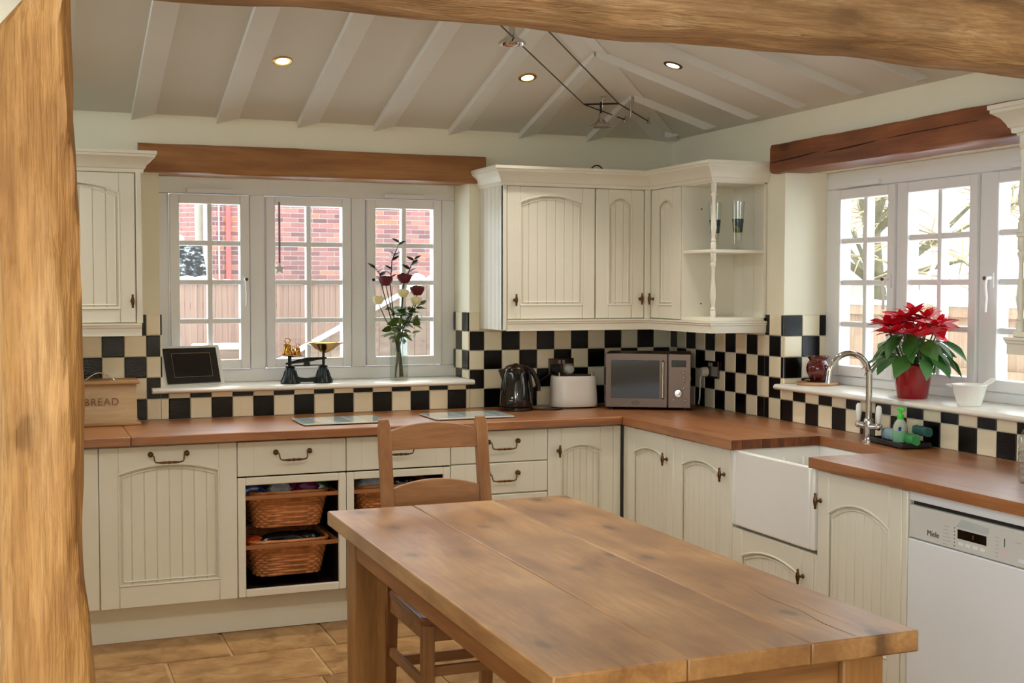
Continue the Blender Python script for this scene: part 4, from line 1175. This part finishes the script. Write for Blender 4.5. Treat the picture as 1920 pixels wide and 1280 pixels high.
rs = [rose('dark red rose on the left of the vase bunch', ROSER, (-.072, -.01, .495), (.022, .0, .0), .034, RG),
      rose('highest dark red rose in the vase bunch', ROSER, (.030, .0, .508), (-.018, .01, .0), .035, RG),
      rose('dark red rose on the right of the vase bunch', ROSER, (.096, -.01, .446), (-.022, -.01, .0), .035, RG),
      rose('cream rose leaning furthest left from the vase', ROSEC, (-.114, -.02, .397), (.02, .015, .0), .029, RG),
      rose('cream rose in the middle of the vase bunch', ROSEC, (.018, -.02, .432), (.0, -.015, .0), .028, RG),
      rose('cream rose below the right dark red one', ROSEC, (.087, -.02, .393), (-.015, .018, .0), .028, RG)]
rnd = random.Random(5)
for i, r in enumerate(rs):
    for k in range(13):
        a = rnd.uniform(0, 2 * pi); p = (rnd.uniform(-.05, .10), rnd.uniform(-.05, .03), rnd.uniform(.20, .36))
        put_leaf(r, 'rose_leaf', 'leaf', p, (cos(a), sin(a) - .3, rnd.uniform(-.5, .5)), rnd.uniform(-1, 1), rnd.uniform(.8, 1.15))
def sprig(label, pts, n):
    r = thing('foliage_sprig', label, 'foliage', (-1.552, .065, ZS + .016), 0, group='sprigs among the roses')
    part('stem', MB().tube(pts, [.0028] * (len(pts) - 1) + [.0012], 6), STEMB, r, smooth=60)
    P = [Vector(p) for p in pts]
    for k in range(n):
        t = .55 + .45 * k / (n - 1); f = t * (len(P) - 1); i = min(int(f), len(P) - 2); p = P[i].lerp(P[i + 1], f - i)
        s = 1 if k % 2 else -1
        put_leaf(r, 'sprig_leaf', 'leaf', p, (s * .8, rnd.uniform(-.5, .5), .55), rnd.uniform(-.8, .8), rnd.uniform(1.2, 1.8))
sprig('tall dark leafy sprig rising highest from the rose vase', [(.01, 0, 0), (-.02, 0, .25), (-.045, 0, .47), (-.035, 0, .60), (.005, 0, .69)], 17)
sprig('dark leafy sprig behind the red roses on the right', [(-.015, .01, 0), (.01, 0, .25), (.02, 0, .46), (.065, 0, .57), (.085, 0, .605)], 12)
sprig('small dark sprig over the left red rose', [(.015, .01, 0), (-.03, 0, .26), (-.085, 0, .45), (-.10, 0, .53), (-.125, 0, .56)], 9)
sprig('low dark sprig pointing right from the vase', [(-.02, .0, 0), (.02, 0, .24), (.07, 0, .33), (.11, 0, .37), (.135, 0, .375)], 9)

# ================================================================== SINK SIDE
tp = thing('mixer_tap', 'chrome swan-neck mixer tap with white lever handles behind the sink', 'tap', (-.135, -1.905, ZW), radians(0))
part('base', MB().lathe([(.027, 0), (.027, .006), (.021, .012), (.0185, .05), (.020, .055), (.020, .085), (.0165, .095)], 20), CHROME, tp, smooth=40)
pts = [(0, 0, .09), (0, 0, .24)]
n = 14; ddx, ddy = -.082, .022
for k in range(n + 1):
    t = pi * k / n; pts.append((ddx * (1 - cos(t)), ddy * (1 - cos(t)), .268 + .095 * sin(t)))
pts.append((2 * ddx - .004, 2 * ddy, .240)); 
part('spout', MB().tube(pts, [.0125] * (len(pts) - 1) + [.0135], 14), CHROME, tp, smooth=60)
for s in (-1, 1):
    part('valve', MB().tube([(0, s * .012, .062), (0, s * .062, .066)], [.015, .012], 12), CHROME, tp, smooth=40)
    part('valve_cap', MB().ball((0, s * .064, .067), .0155, .0155, .0155, 12, 8), CHROME, tp, smooth=60)
    part('lever', MB().lathe([(.006, .08), (.0085, .09), (.013, .12), (.0115, .145), (.006, .153)], 14, (0, s * .064, 0)), WHITEC, tp, smooth=50, label='white ceramic lever')

ty = thing('washing_up_tray', 'black tray of cloths and scourers beside the tap', 'tray', (-.095, -2.045, ZW), radians(-8))
part('tray', MB().box(-.06, .06, -.125, .125, .006, .012).box(-.066, -.06, -.13, .13, .004, .024).box(.06, .066, -.13, .13, .004, .024).box(-.06, .06, -.131, -.125, .004, .024).box(-.06, .06, .125, .131, .004, .024), BLACKM, ty, bevel=.003)
part('foot', MB().box(-.045, .045, -.10, -.09, 0, .006).box(-.045, .045, .09, .10, 0, .006), BLACKM, ty)
def cloth(label, loc, s, mat, rz):
    rr = random.Random(label); m = MB(); rings = []
    for k in range(9):
        t = -1 + 2 * k / 8; ring = []
        for q in range(14):
            a = 2 * pi * q / 14; e = .6
            ring.append((s[0] * t, s[1] * abs(cos(a)) ** e * (1 if cos(a) > 0 else -1) * (.85 + .2 * rr.random()) * (1 - .25 * t ** 4), s[2] * abs(sin(a)) ** e * (1 if sin(a) > 0 else -1) * (.8 + .3 * rr.random())))
        rings.append(ring)
    single('dish_cloth', m.loops(rings), mat, label, 'cloth', loc, rz, smooth=60)
cloth('pale blue cloth at the tap end of the black tray', (-.085, -1.985, ZW + .038), (.045, .028, .024), SPONGEB, 1.4)
cloth('bright green scourer leaning on the right of the black tray', (-.10, -2.125, ZW + .034), (.055, .024, .019), SPONGE, 1.2)
cloth('folded teal cloth at the back of the black tray', (-.055, -2.135, ZW + .066), (.055, .022, .018), SPONGED, 1.35)
sb = thing('soap_bottle', 'clear soap bottle with a lime green pump in the black tray', 'bottle', (-.105, -2.065, ZW + .013))
part('soap', MB().lathe([(.020, 0), (.0285, .004), (.030, .020), (.0295, .048)], 22), SOAPG, sb, smooth=50)
part('upper_bottle', MB().lathe([(.0295, .0485), (.028, .065), (.022, .082), (.014, .092), (.011, .095)], 22), SOAPC, sb, smooth=50)
part('pump_collar', MB().lathe([(.0125, .094), (.0135, .098), (.013, .112), (.006, .116), (.005, .130)], 16), GREENP, sb, smooth=40)
part('pump_head', MB().tube([(0, .012, .134), (0, -.004, .1345), (0, -.024, .131)], [.008, .008, .005], 10).lathe([(.0095, .128), (.010, .138), (.006, .140)], 12), GREENP, sb, smooth=40)
part('label_print', MB().lathe([(.0303, .050), (.0305, .052), (.0300, .064), (.0290, .066)], 22).xf(Matrix.Identity(4)) if False else MB().lathe([(.009, 0), (.009, .002)], 16, (-.020, -.0245, .058), ax='y'), BLUEP, sb)

ZR = 1.075
bo = thing('round_wooden_board', 'round pale wooden board under the oxblood jar', 'board', (.105, -1.215, ZR))
part('disc', MB().lathe([(.092, 0), (.096, .004), (.096, .010), (.090, .014), (0, .014)], 36), BOARDM, bo, smooth=40)
jg = thing('pottery_jar', 'oxblood glazed pottery jar with flared rim on the sill', 'jar', (.115, -1.205, ZR + .0145))
part('body', MB().lathe([(.030, 0), (.034, .004), (.042, .022), (.052, .048), (.054, .066), (.048, .086), (.040, .098), (.040, .104), (.052, .118), (.050, .120), (.037, .106), (.035, .098), (.0, .090)], 32), JUGM, jg, smooth=50)
part('lug', MB().tube([(.005, -.052, .080), (.012, -.064, .072), (.010, -.055, .060)], .006, 8), JUGM, jg, smooth=60)
part('saucer', MB().lathe([(.045, 0), (.058, .005), (.060, .008), (.050, .006), (.0, .004)], 24), BLACKP, jg, smooth=50)

pp = thing('poinsettia', 'red poinsettia with green leaves in a red glazed pot on the sill', 'potted plant', (.060, -1.935, ZR))
part('pot', MB().lathe([(.058, 0), (.061, .003), (.069, .060), (.077, .118), (.083, .134), (.083, .138), (.078, .138), (.072, .118), (0, .112)], 40), REDPOT, pp, smooth=50)
part('soil', MB().lathe([(.072, .118), (.05, .123), (0, .125)], 20), plain('potting_soil', (40, 28, 20), .95), pp)
rnd = random.Random(21)
# image-right is roughly (+.93,-.37): the crown spreads in every direction
heads = [(.0, .0, .345), (-.085, .05, .300), (.10, -.04, .300), (.04, .09, .312), (.02, -.10, .290), (-.11, -.03, .270), (.115, .06, .275), (-.03, .12, .285), (-.05, -.11, .262), (.05, -.02, .325), (-.05, .01, .320)]
for hx_, hy_, hz_ in heads:
    part('stem', MB().tube([(hx_ * .2, hy_ * .2, .115), (hx_ * .55, hy_ * .55, hz_ * .6), (hx_, hy_, hz_ - .01)], [.004, .0035, .003], 6), STEMG, pp, smooth=60)
    n = 7; a0 = rnd.uniform(0, 6)
    for k in range(n):
        a = a0 + 2 * pi * k / n + rnd.uniform(-.2, .2)
        put_leaf(pp, 'poin_bract', 'bract', (hx_, hy_, hz_), (cos(a), sin(a), rnd.uniform(-.35, .65)), rnd.uniform(-.5, .5), rnd.uniform(.8, 1.1))
    for k in range(5):
        a = a0 + .5 + 2 * pi * k / 5
        put_leaf(pp, 'poin_bract_s', 'bract', (hx_, hy_, hz_ + .008), (cos(a), sin(a), rnd.uniform(.4, 1.2)), rnd.uniform(-.5, .5), rnd.uniform(.8, 1.1))
for k in range(34):
    a = 2 * pi * k / 34 * 5.0 + rnd.uniform(-.2, .2); rr = rnd.uniform(.05, .13); z = rnd.uniform(.165, .265)
    put_leaf(pp, 'poin_leaf', 'leaf', (rr * cos(a), rr * sin(a), z), (cos(a), sin(a), rnd.uniform(-.95, .15)), rnd.uniform(-.5, .5), rnd.uniform(.8, 1.15))
    part('stem', MB().tube([(0, 0, .14), (rr * cos(a) * .6, rr * sin(a) * .6, z + .005), (rr * cos(a), rr * sin(a), z)], .0018, 5), STEMG, pp)

mo = thing('mortar', 'white ceramic mortar on the sill right of the poinsettia', 'mortar', (.035, -2.292, ZR))
part('bowl', MB().lathe([(.040, 0), (.043, .003), (.046, .012), (.056, .045), (.064, .076), (.068, .082), (.066, .085), (.060, .082), (.052, .050), (.035, .025), (0, .018)], 36), WHITEC, mo, smooth=50)
part('lip', MB().add([(-.030, .055, .083), (-.055, .035, .083), (-.062, .064, .082), (-.040, .052, .068)], [(0, 1, 2), (0, 2, 3), (2, 1, 3), (0, 3, 1)]), WHITEC, mo)
single('pestle', MB().tube([(-.02, .008, .036), (.0, -.010, .052), (.035, -.040, .083), (.056, -.058, .102), (.062, -.064, .107)], [.014, .011, .008, .010, .006], 12), WHITEC, 'white pestle resting in the mortar', 'pestle', (.035, -2.292, ZR), smooth=60)

wb = thing('water_bottle', 'clear plastic bottle with a blue cap at the right edge of the worktop', 'bottle', (-.335, -2.985, ZW))
prof = [(.030, 0), (.036, .004), (.038, .012)]
for k in range(6): prof += [(.0385, .02 + k * .018), (.0355, .028 + k * .018), (.0385, .036 + k * .018)]
prof += [(.0385, .135), (.036, .148), (.026, .170), (.016, .182), (.0145, .188)]
part('body', MB().lathe(prof, 28), CLEARP, wb, smooth=60)
part('cap', MB().lathe([(.0165, .186), (.017, .190), (.017, .200), (.015, .203), (0, .203)], 20), plain('blue_cap', (90, 92, 140), .35), wb, smooth=40)
part('label_band', MB().lathe([(.0392, .070), (.0394, .072), (.0394, .100), (.0392, .102)], 28, cap=False), CLEARP, wb, smooth=60)

def tall_vase(x, y, label):
    r = thing('glass_vase', label, 'vase', (x, y, 1.7125), 0, group='painted glass vases')
    part('foot', MB().lathe([(.034, 0), (.035, .003), (.010, .008), (.009, .014)], 24), VASEG, r, smooth=50)
    part('glass_wall', MB().lathe([(.010, .014), (.016, .030), (.022, .09), (.028, .16), (.033, .235), (.0318, .235), (.027, .16), (.0208, .09), (.014, .034), (0, .028)], 24), VASEG, r, smooth=50)
    part('painted_band', MB().lathe([(.0222, .085), (.0245, .11), (.0282, .150)], 24, cap=False), PAINTG, r, smooth=50)
    part('glass_rod', MB().tube([(-.026, -.012, .03), (-.031, -.014, .225)], .0015, 6), CHROME, r)
tall_vase(-.175, -.752, 'painted glass vase behind the spindle on the corner shelf')
tall_vase(-.115, -.865, 'painted glass vase standing free right of the spindle')
single('wire_loop', MB().tube([(-.555 + .035 * cos(pi * k / 10) * -1, -.20, 2.13 + .035 * sin(pi * k / 10)) for k in range(11)], .0035, 6), BLACKM, 'thin dark wire loop lying on top of the corner cabinets', 'wire', (0, 0, 0), smooth=60)

# ================================================================== LIGHTS IN THE CEILING
def downlight(x, y, slope, label):
    if slope == 'b': z = WT - SL * y; nrm = Vector((0, -SL, -1)).normalized()
    elif slope == 'r': z = WT - SL * x; nrm = Vector((-SL, 0, -1)).normalized()
    else: z = WT - SL * (YF - y); nrm = Vector((0, SL, -1)).normalized()
    r = thing('downlight', label, 'light', (x, y, z), 0, group='recessed ceiling downlights')
    q = Vector((0, 0, -1)).rotation_difference(nrm); r.rotation_euler = q.to_euler()
    part('trim_ring', MB().lathe([(.030, .01), (.030, -.004), (.034, -.006), (.043, -.003), (.044, .001)], 28, cap=False), BRASS if slope == 'b' else STEEL, r, smooth=50)
    part('lamp_face', MB().lathe([(.0295, -.002), (.020, -.004), (.0, -.005)], 20), emit('lamp_glow', (255, 226, 180), 14.0) if 'lamp_glow' not in bpy.data.materials else bpy.data.materials['lamp_glow'], r, smooth=50)
    ld = bpy.data.lights.new('downlight_beam', 'SPOT'); ld.energy = DOWNLIGHT_W; ld.spot_size = radians(115); ld.spot_blend = .9
    ld.color = (1.0, .92, .82); ld.shadow_soft_size = .03
    lo = bpy.data.objects.new('downlight_beam', ld); COL.objects.link(lo); lo.parent = r; lo.location = (0, 0, -.015)
downlight(-2.274, -.602, 'b', 'glowing downlight above the brick-view window')
downlight(-1.114, -.605, 'b', 'glowing downlight above the kettle corner')
downlight(-.621, -1.123, 'r', 'glowing downlight on the slope above the sink')
downlight(-3.45, -.605, 'b', 'added unseen downlight behind the oak post')  # from here on, downlights added out of view for more light
downlight(-.621, -2.30, 'r', 'added unseen downlight above the beam on the sink side')
downlight(-2.0, -2.9, 'f', 'added unseen downlight above the table')
downlight(-3.3, -2.9, 'f', 'added unseen downlight behind the beam at the left')

# cable light
cl = thing('cable_light', 'chrome low-voltage cable light strung below the sloping ceiling', 'light', (-.647, -.455, 2.49))
O_ = Vector((-.647, -.455, 2.49))
def W(p): return tuple(Vector(p) - O_)
A1, A2 = (-.734, -.423, 2.44), (-.574, -.486, 2.445)          # bar ends
E1, E2 = (-1.607, -1.69, 2.46), (-1.482, -1.739, 2.481)        # towards the beam
def ext(a, b, k): return tuple(Vector(b) + (Vector(b) - Vector(a)).normalized() * k)
part('cable', MB().tube([W((-.423, -.262, 2.400)), W(A1), W(E1), W(ext(A1, E1, 1.6))], .003, 6), STEELD, cl)
part('cable', MB().tube([W((-.291, -.264, 2.400)), W(A2), W(E2), W(ext(A2, E2, 1.6))], .003, 6), STEELD, cl)
part('cross_bar', MB().tube([W(A1), W(A2)], .0045, 8), STEELD, cl)
def standoff(p, ln):
    part('standoff', MB().lathe([(.020, 0), (.020, -.004), (.006, -.008), (.005, -ln), (.008, -ln), (.008, -ln - .008)], 14, W(p)), CHROME, cl, smooth=40)
standoff((-.647, -.455, 2.482), .055)
standoff((-.505, -.485, 2.478), .09)
for p in ((-.423, -.262, 2.418), (-.291, -.270, 2.418)):
    part('anchor', MB().lathe([(.018, 0), (.018, -.004), (.006, -.007), (.006, -.022), (.010, -.024), (.010, -.032)], 14, W(p)), CHROME, cl, smooth=40)
def lamp(p, k=1.0):
    m = MB().lathe([(.009, .035), (.012, .030), (.012, .012), (.018, .004), (.030, -.010), (.052, -.026), (.054, -.034), (.050, -.034), (.030, -.018), (.014, -.006), (0, -.004)], 26, W(p))
    part('lamp_head', m, CHROME, cl, smooth=40, label='flared chrome reflector lamp')
    part('bulb', MB().ball(W((p[0], p[1], p[2] - .012)), .012, .012, .012, 10, 8), VASEG, cl, smooth=60)
    part('lamp_holder', MB().tube([W((p[0], p[1], p[2] + .03)), W((p[0], p[1], p[2] + .09))], .006, 8), BLACKM, cl)
lamp((-.655, -.452, 2.362))
lamp((-1.622, -1.685, 2.478))
part('cross_bar', MB().tube([W((-1.66, -1.668, 2.60)), W((-1.46, -1.747, 2.60))], .0045, 8), STEELD, cl)

# unseen pendant added behind the camera as fill light
rl = thing('added_fill_lamp', 'pendant-shaped fill lamp added unseen in the room behind the camera', 'light', (-2.2, -7.2, WT))
part('cord', MB().tube([(0, 0, 0), (0, 0, -.35)], .004, 6), WHITEP, rl)
part('shade', MB().lathe([(.05, -.33), (.16, -.50), (.158, -.50), (.048, -.335)], 28, cap=False), WHITEP, rl, smooth=50)
part('bulb', MB().ball((0, 0, -.44), .035), emit('fill_lamp_bulb', (255, 230, 190), 12.0), rl, smooth=60)
ld = bpy.data.lights.new('fill_lamp_glow', 'POINT'); ld.energy = FILL_LAMP_W; ld.color = (1, .92, .8); ld.shadow_soft_size = .06
lo = bpy.data.objects.new('fill_lamp_glow', ld); COL.objects.link(lo); lo.parent = rl; lo.location = (0, 0, -.52)

# ================================================================== OUTSIDE
struct('ground_snow', MB().box(-60, 60, -60, 60, -.5, -.15), SNOW)
# brick house beyond the back fence
YH = 13.5
bh = thing('brick_house', 'red brick house wall beyond the garden fence', 'house', (3.0, YH, -.15))
HX0, HX1 = -.66, 8.0
part('wall', MB().box(HX0 - 3.0, HX1 - 3.0, 0, 4, 0, 6.0), MORTAR, bh)
brick_me = mesh('brick', MB().box(-.5, .5, -1, 0, -.5, .5), BRICKM)
P_ = .075; LB = .235; infill = MB(); nb = 0
for c in range(0, 76):
    z = c * P_ + .0375; zz = z - .15; off = (0, .5)[c % 2] * LB; x = HX0 - off
    while x < HX1:
        a, b = max(x, HX0) + .006, min(x + LB, HX1) - .006
        if b - a > .03:
            if 1.66 < zz < 2.98 and x < 3.25 and nb < 300:
                place('brick', brick_me, bh, ((a + b) / 2 - 3.0, .0, z), (0, 0, 0), (b - a, .012, P_ - .013)); nb += 1
            else: infill.box(a - 3.0, b - 3.0, -.012, 0, z - (P_ - .013) / 2, z + (P_ - .013) / 2)
        x += LB
o = part('brick_courses', infill, BRICKM, bh); o['kind'] = 'stuff'
part('drainpipe', MB().tube([(HX0 + .31 - 3, -.06, 0), (HX0 + .31 - 3, -.06, 5.8)], .042, 12), PIPEM, bh, smooth=50)
part('white_pipe', MB().tube([(HX0 + .17 - 3, -.03, 0), (HX0 + .17 - 3, -.03, 5.8)], .012, 8), UPVC, bh, smooth=50)
# neighbouring wing to the left, running away from us
hw = thing('brick_house', 'second brick house with white windows further back on the left', 'house', (-.80, YH + .4, -.15), radians(180 - 42))
part('wall', MB().box(0, 9, -.4, 0, 0, 6.0), MORTAR, hw)
infill = MB()
for c in range(20, 62):
    x = -(c % 2) * LB / 2
    while x < 7:
        a, b = max(0, x) + .006, x + LB - .006
        if b - a > .02: infill.box(a, b, 0, .012, c * P_ + .006, c * P_ + P_ - .006)
        x += LB
o = part('brick_courses', infill, BRICKM, hw); o['kind'] = 'stuff'
for x in (.75, 2.6, 4.4):
    f = part('window', MB().box(x, x + 1.1, -.02, .06, 2.75, 3.9), UPVC, hw)
    part('pane', MB().box(x + .12, x + .5, .058, .064, 2.87, 3.78), plain('dull_window_pane', (120, 128, 140), .2) if 'dull_window_pane' not in bpy.data.materials else bpy.data.materials['dull_window_pane'], f)
    part('pane', MB().box(x + .6, x + .98, .058, .064, 2.87, 3.78), bpy.data.materials['dull_window_pane'], f)
# low tiled outbuilding with snow on its roof
ob = thing('outbuilding', 'low tiled outbuilding with snow sliding off its roof', 'outbuilding', (-2.2, 11.6, -.15))
part('walls', MB().box(.42, 1.15, 0, 1.4, 0, 1.72), MORTAR, ob)
rm = MB().add([(.40, -.15, 1.70), (1.28, -.15, 1.70), (1.28, .75, 2.34), (.98, .75, 2.34), (1.28, 1.5, 1.70), (.40, 1.5, 1.70)], [(0, 1, 2, 3), (3, 2, 4, 5), (0, 3, 5), (1, 4, 2), (0, 5, 4, 1)])
part('roof', rm, SLATES, ob)
part('verge_snow', MB().tube([(.36, -.17, 1.72), (.66, .28, 2.04), (1.0, .76, 2.38)], [.10, .085, .06], 10), SNOW, ob, smooth=60)
def lump(m, c, rx, ry, rz, rr, n=12, k=7):
    rings = []
    for j in range(k + 1):
        t = -pi / 2 + pi * (.04 + .92 * j / k)
        rings.append([(c[0] + rx * cos(t) * cos(2 * pi * i / n) * rr.uniform(.86, 1.1), c[1] + ry * cos(t) * sin(2 * pi * i / n) * rr.uniform(.86, 1.1), c[2] + rz * sin(t)) for i in range(n)])
    m.loops(rings)
rr = random.Random(4); m = MB()
for k in range(8): lump(m, (.44 + .11 * k, -.12 + .03 * (k % 3), 1.74 + .02 * (k % 2)), .16, .12, .075, rr)
for k in range(5): lump(m, (.62 + .06 * (k % 3), -.02 + .10 * k, 1.80 + .07 * k), .13, .09, .04, rr)
o = part('roof_snow', m, SNOW, ob, smooth=60)
# back fence of upright boards
fb = thing('garden_fence', 'tall boarded fence with snow along its top behind the brick-view window', 'fence', (0, 10.0, -.15))
bm_ = mesh('fence_board', MB().box(-.5, .5, -.5, .5, 0, 1), FENCEM)
x = -4.6; k = 0
while x < 4.85:
    place('fence_board', bm_, fb, (x, (.004 if k % 2 else -.004), 0), (0, 0, 0), (.0745, .018, 1.715 + random.uniform(-.004, .004))); x += .078; k += 1
for z in (.4, 1.4): part('rail', MB().box(-4.65, 4.86, .016, .07, z, z + .08), FENCEM, fb)
rings = []
for k in range(120):
    x = -4.65 + 9.5 * k / 119; h = .05 + .012 * sin(x * 5) + random.uniform(-.006, .006)
    rings.append([(x, -.045, 1.712), (x, .045, 1.712), (x, .05, 1.712 + h * .5), (x, .02, 1.712 + h), (x, -.02, 1.712 + h), (x, -.05, 1.712 + h * .5)])
part('snow_cap', MB().loops(rings), SNOW, fb, smooth=60)
# sloping boarded panel with a snowy top edge
sh = thing('sloping_fence_panel', 'brown boarded panel with a steep snow-covered top edge', 'fence', (0, 8.0, -.15))
xa, za, xb, zb = -.90, .66, 1.25, 1.80
x = xa; k = 0
while x < xb:
    x1 = min(x + .145, xb)
    h0, h1 = (za + (zb - za) * (q - xa) / (xb - xa) for q in (x, x1))
    part('panel_board', MB().prism([(x, 0), (x1 - .004, 0), (x1 - .004, h1), (x, h0)], 'y', -.004 * (k % 2), .02), SHEDM, sh); x = x1; k += 1
part('snow_cap', MB().prism([(xa - .04, za - .01), (xb, zb), (xb, zb + .05), (xa - .05, za + .04)], 'y', -.05, .06), SNOW, sh, bevel=.015)
bn = thing('timber_planter', 'low boarded planter with a ledge of snow before the fence', 'planter', (-1.15, 8.6, -.15))
for k in range(5): part('planter_board', MB().box(-.30, .30, -.006 * (k % 2), .02, .19 * k, .19 * k + .185), SHEDM, bn)
part('side', MB().box(-.30, -.27, .02, .4, 0, .95).box(.27, .30, .02, .4, 0, .95), SHEDM, bn)
part('snow_cap', MB().box(-.33, .33, -.04, .44, .95, 1.005), SNOW, bn, bevel=.02)
# snow capped shrub tops
def snowball(label, x, y, z, r):
    rr = random.Random(label); m = MB(); lump(m, (0, 0, 0), r, r, r * 1.15, rr); lump(m, (r * .3, 0, -r * .5), r * .7, r * .7, r * .7, rr)
    s = thing('snowy_post', label, 'post', (x, y, -.15)); part('post', MB().lathe([(.05, 0), (.045, z + .15)], 10), BARK, s, smooth=60)
    part('snow_cap', m.xf(Matrix.Translation((0, 0, z + .15))), SNOW, s, smooth=60)
snowball('post capped with a round lump of snow before the fence', -.56, 9.0, .90, .085)
snowball('post capped with snow beside the shed roof', 1.45, 9.4, 1.55, .14)

# garden seen over the sink
bm2_ = mesh('fence_board_tan', MB().box(-.5, .5, -.5, .5, 0, 1), FENCET)
fr_ = thing('garden_fence', 'pale fence of wide boards seen over the sink', 'fence', (5.0, 4.0, -.15), -pi / 2)
x = -7.0; k = 0
while x < 8.0:
    place('fence_board', bm2_, fr_, (x, 0, 0), (0, 0, 0), (.146, .018, 1.50)); x += .148; k += 1
for z in (.25, .82, 1.40): part('rail', MB().box(-7, 8, -.07, -.012, z, z + .10), FENCET, fr_)
for k in range(9): part('fence_post', MB().box(-7 + 1.83 * k - .05, -7 + 1.83 * k + .05, -.10, -.01, 0, 1.52), FENCET, fr_)
rings = []
for k in range(90):
    x = -7 + 15 * k / 89; h = .07 + .02 * sin(x * 3) + random.uniform(-.01, .01)
    rings.append([(x, -.09, 1.50), (x, .05, 1.50), (x, .05, 1.50 + h * .5), (x, .02, 1.5 + h), (x, -.05, 1.5 + h), (x, -.10, 1.5 + h * .5)])
part('snow_cap', MB().loops(rings), SNOW, fr_, smooth=60)
def tree(label, base, h, r, lean, seed, nb=26):
    rr = random.Random(seed); t = thing('bare_tree', label, 'tree', base)
    tr = [Vector((lean[0] * (k / 8) ** 1.3 + .06 * sin(k * 1.3), lean[1] * k / 8, h * k / 8)) for k in range(9)]
    part('trunk', MB().tube(tr, [r * (1 - .09 * k) for k in range(9)], 12), BARK, t, smooth=60)
    for k in range(nb):
        i = rr.randint(3, 8); p = tr[i]; a = rr.uniform(0, 2 * pi); l = rr.uniform(.8, 2.0)
        d = Vector((cos(a), sin(a), rr.uniform(.0, .9))) * l
        pts = [p, p + d * .4 + Vector((0, 0, .1)), p + d * .75 + Vector((rr.uniform(-.2, .2), rr.uniform(-.2, .2), .2)), p + d]
        b = part('branch', MB().tube(pts, [r * .3, r * .2, r * .12, .006], 6), BARK, t, smooth=60)
        m = MB()
        for q in range(24):
            s = pts[rr.randint(1, 3)]; e = s + Vector((rr.uniform(-.6, .6), rr.uniform(-.6, .6), rr.uniform(-.3, .5)))
            m.tube([s, (s + e) / 2 + Vector((0, 0, .05)), e], [.014, .011, .006], 4)
        part('twigs', m, TWIG, b)['kind'] = 'stuff'
tree('tree with a thick grey trunk beyond the fence over the sink', (6.4, 6.25, -.15), 4.6, .17, (-.15, .2), 3)
tree('tree with golden twigs beyond the fence at the right', (7.6, 3.9, -.15), 4.8, .14, (.5, -.3), 9, 44)
def bush(label, x, y, r, h, seed):
    rr = random.Random(seed); b = thing('snowy_bush', label, 'bush', (x, y, -.15), 0, group='snow-laden bushes beyond the fence')
    m = MB()
    for k in range(120):
        a = rr.uniform(0, 2 * pi); e = Vector((r * cos(a) * rr.random(), r * sin(a) * rr.random(), h * rr.uniform(.5, 1)))
        m.tube([(e.x * .2, e.y * .2, 0), (e.x * .7, e.y * .7, e.z * .6), e], [.012, .008, .003], 4)
    part('twigs', m, TWIG, b)['kind'] = 'stuff'
    m = MB()
    for k in range(60):
        a = rr.uniform(0, 2 * pi); q = sqrt(rr.random())
        lump(m, (r * q * cos(a), r * q * sin(a), h * (.55 + .45 * (1 - q * q)) * rr.uniform(.85, 1.05)), .16, .16, .07, rr, 7, 4)
    part('snow_load', m, SNOW, b, smooth=60)['kind'] = 'stuff'
bush('low snow-laden bush beyond the pale fence, at the right', 6.6, 4.0, 1.2, 1.95, 2)
bush('snow-laden bush beyond the pale fence, behind the poinsettia', 6.9, 5.4, 1.0, 1.75, 5)
# snowy roof of the neighbour's garage, left of the trunk
gr_ = thing('garage', 'neighbouring garage roof smoothly covered in snow', 'garage', (7.2, 8.3, -.15))
part('walls', MB().box(-1.2, 2.4, -1.2, 1.4, 0, 1.75), MORTAR, gr_)
rings = []
for k in range(12):
    x = -1.35 + 3.9 * k / 11
    rings.append([(x, -1.35, 1.72), (x, 1.5, 1.72), (x, 1.5, 1.90), (x, .8, 2.0), (x, -.6, 2.0), (x, -1.3, 1.93), (x, -1.42, 1.80)])
part('snow_roof', MB().loops(rings), SNOW, gr_, smooth=60)
single('clothes_line', MB().tube([(4.6, 3.05, 2.05), (4.4, 3.35, 1.25), (4.04, 3.85, -.15)], .018, 8), UPVC, 'white diagonal clothes-line pole in front of the pale fence', 'pole', smooth=60)
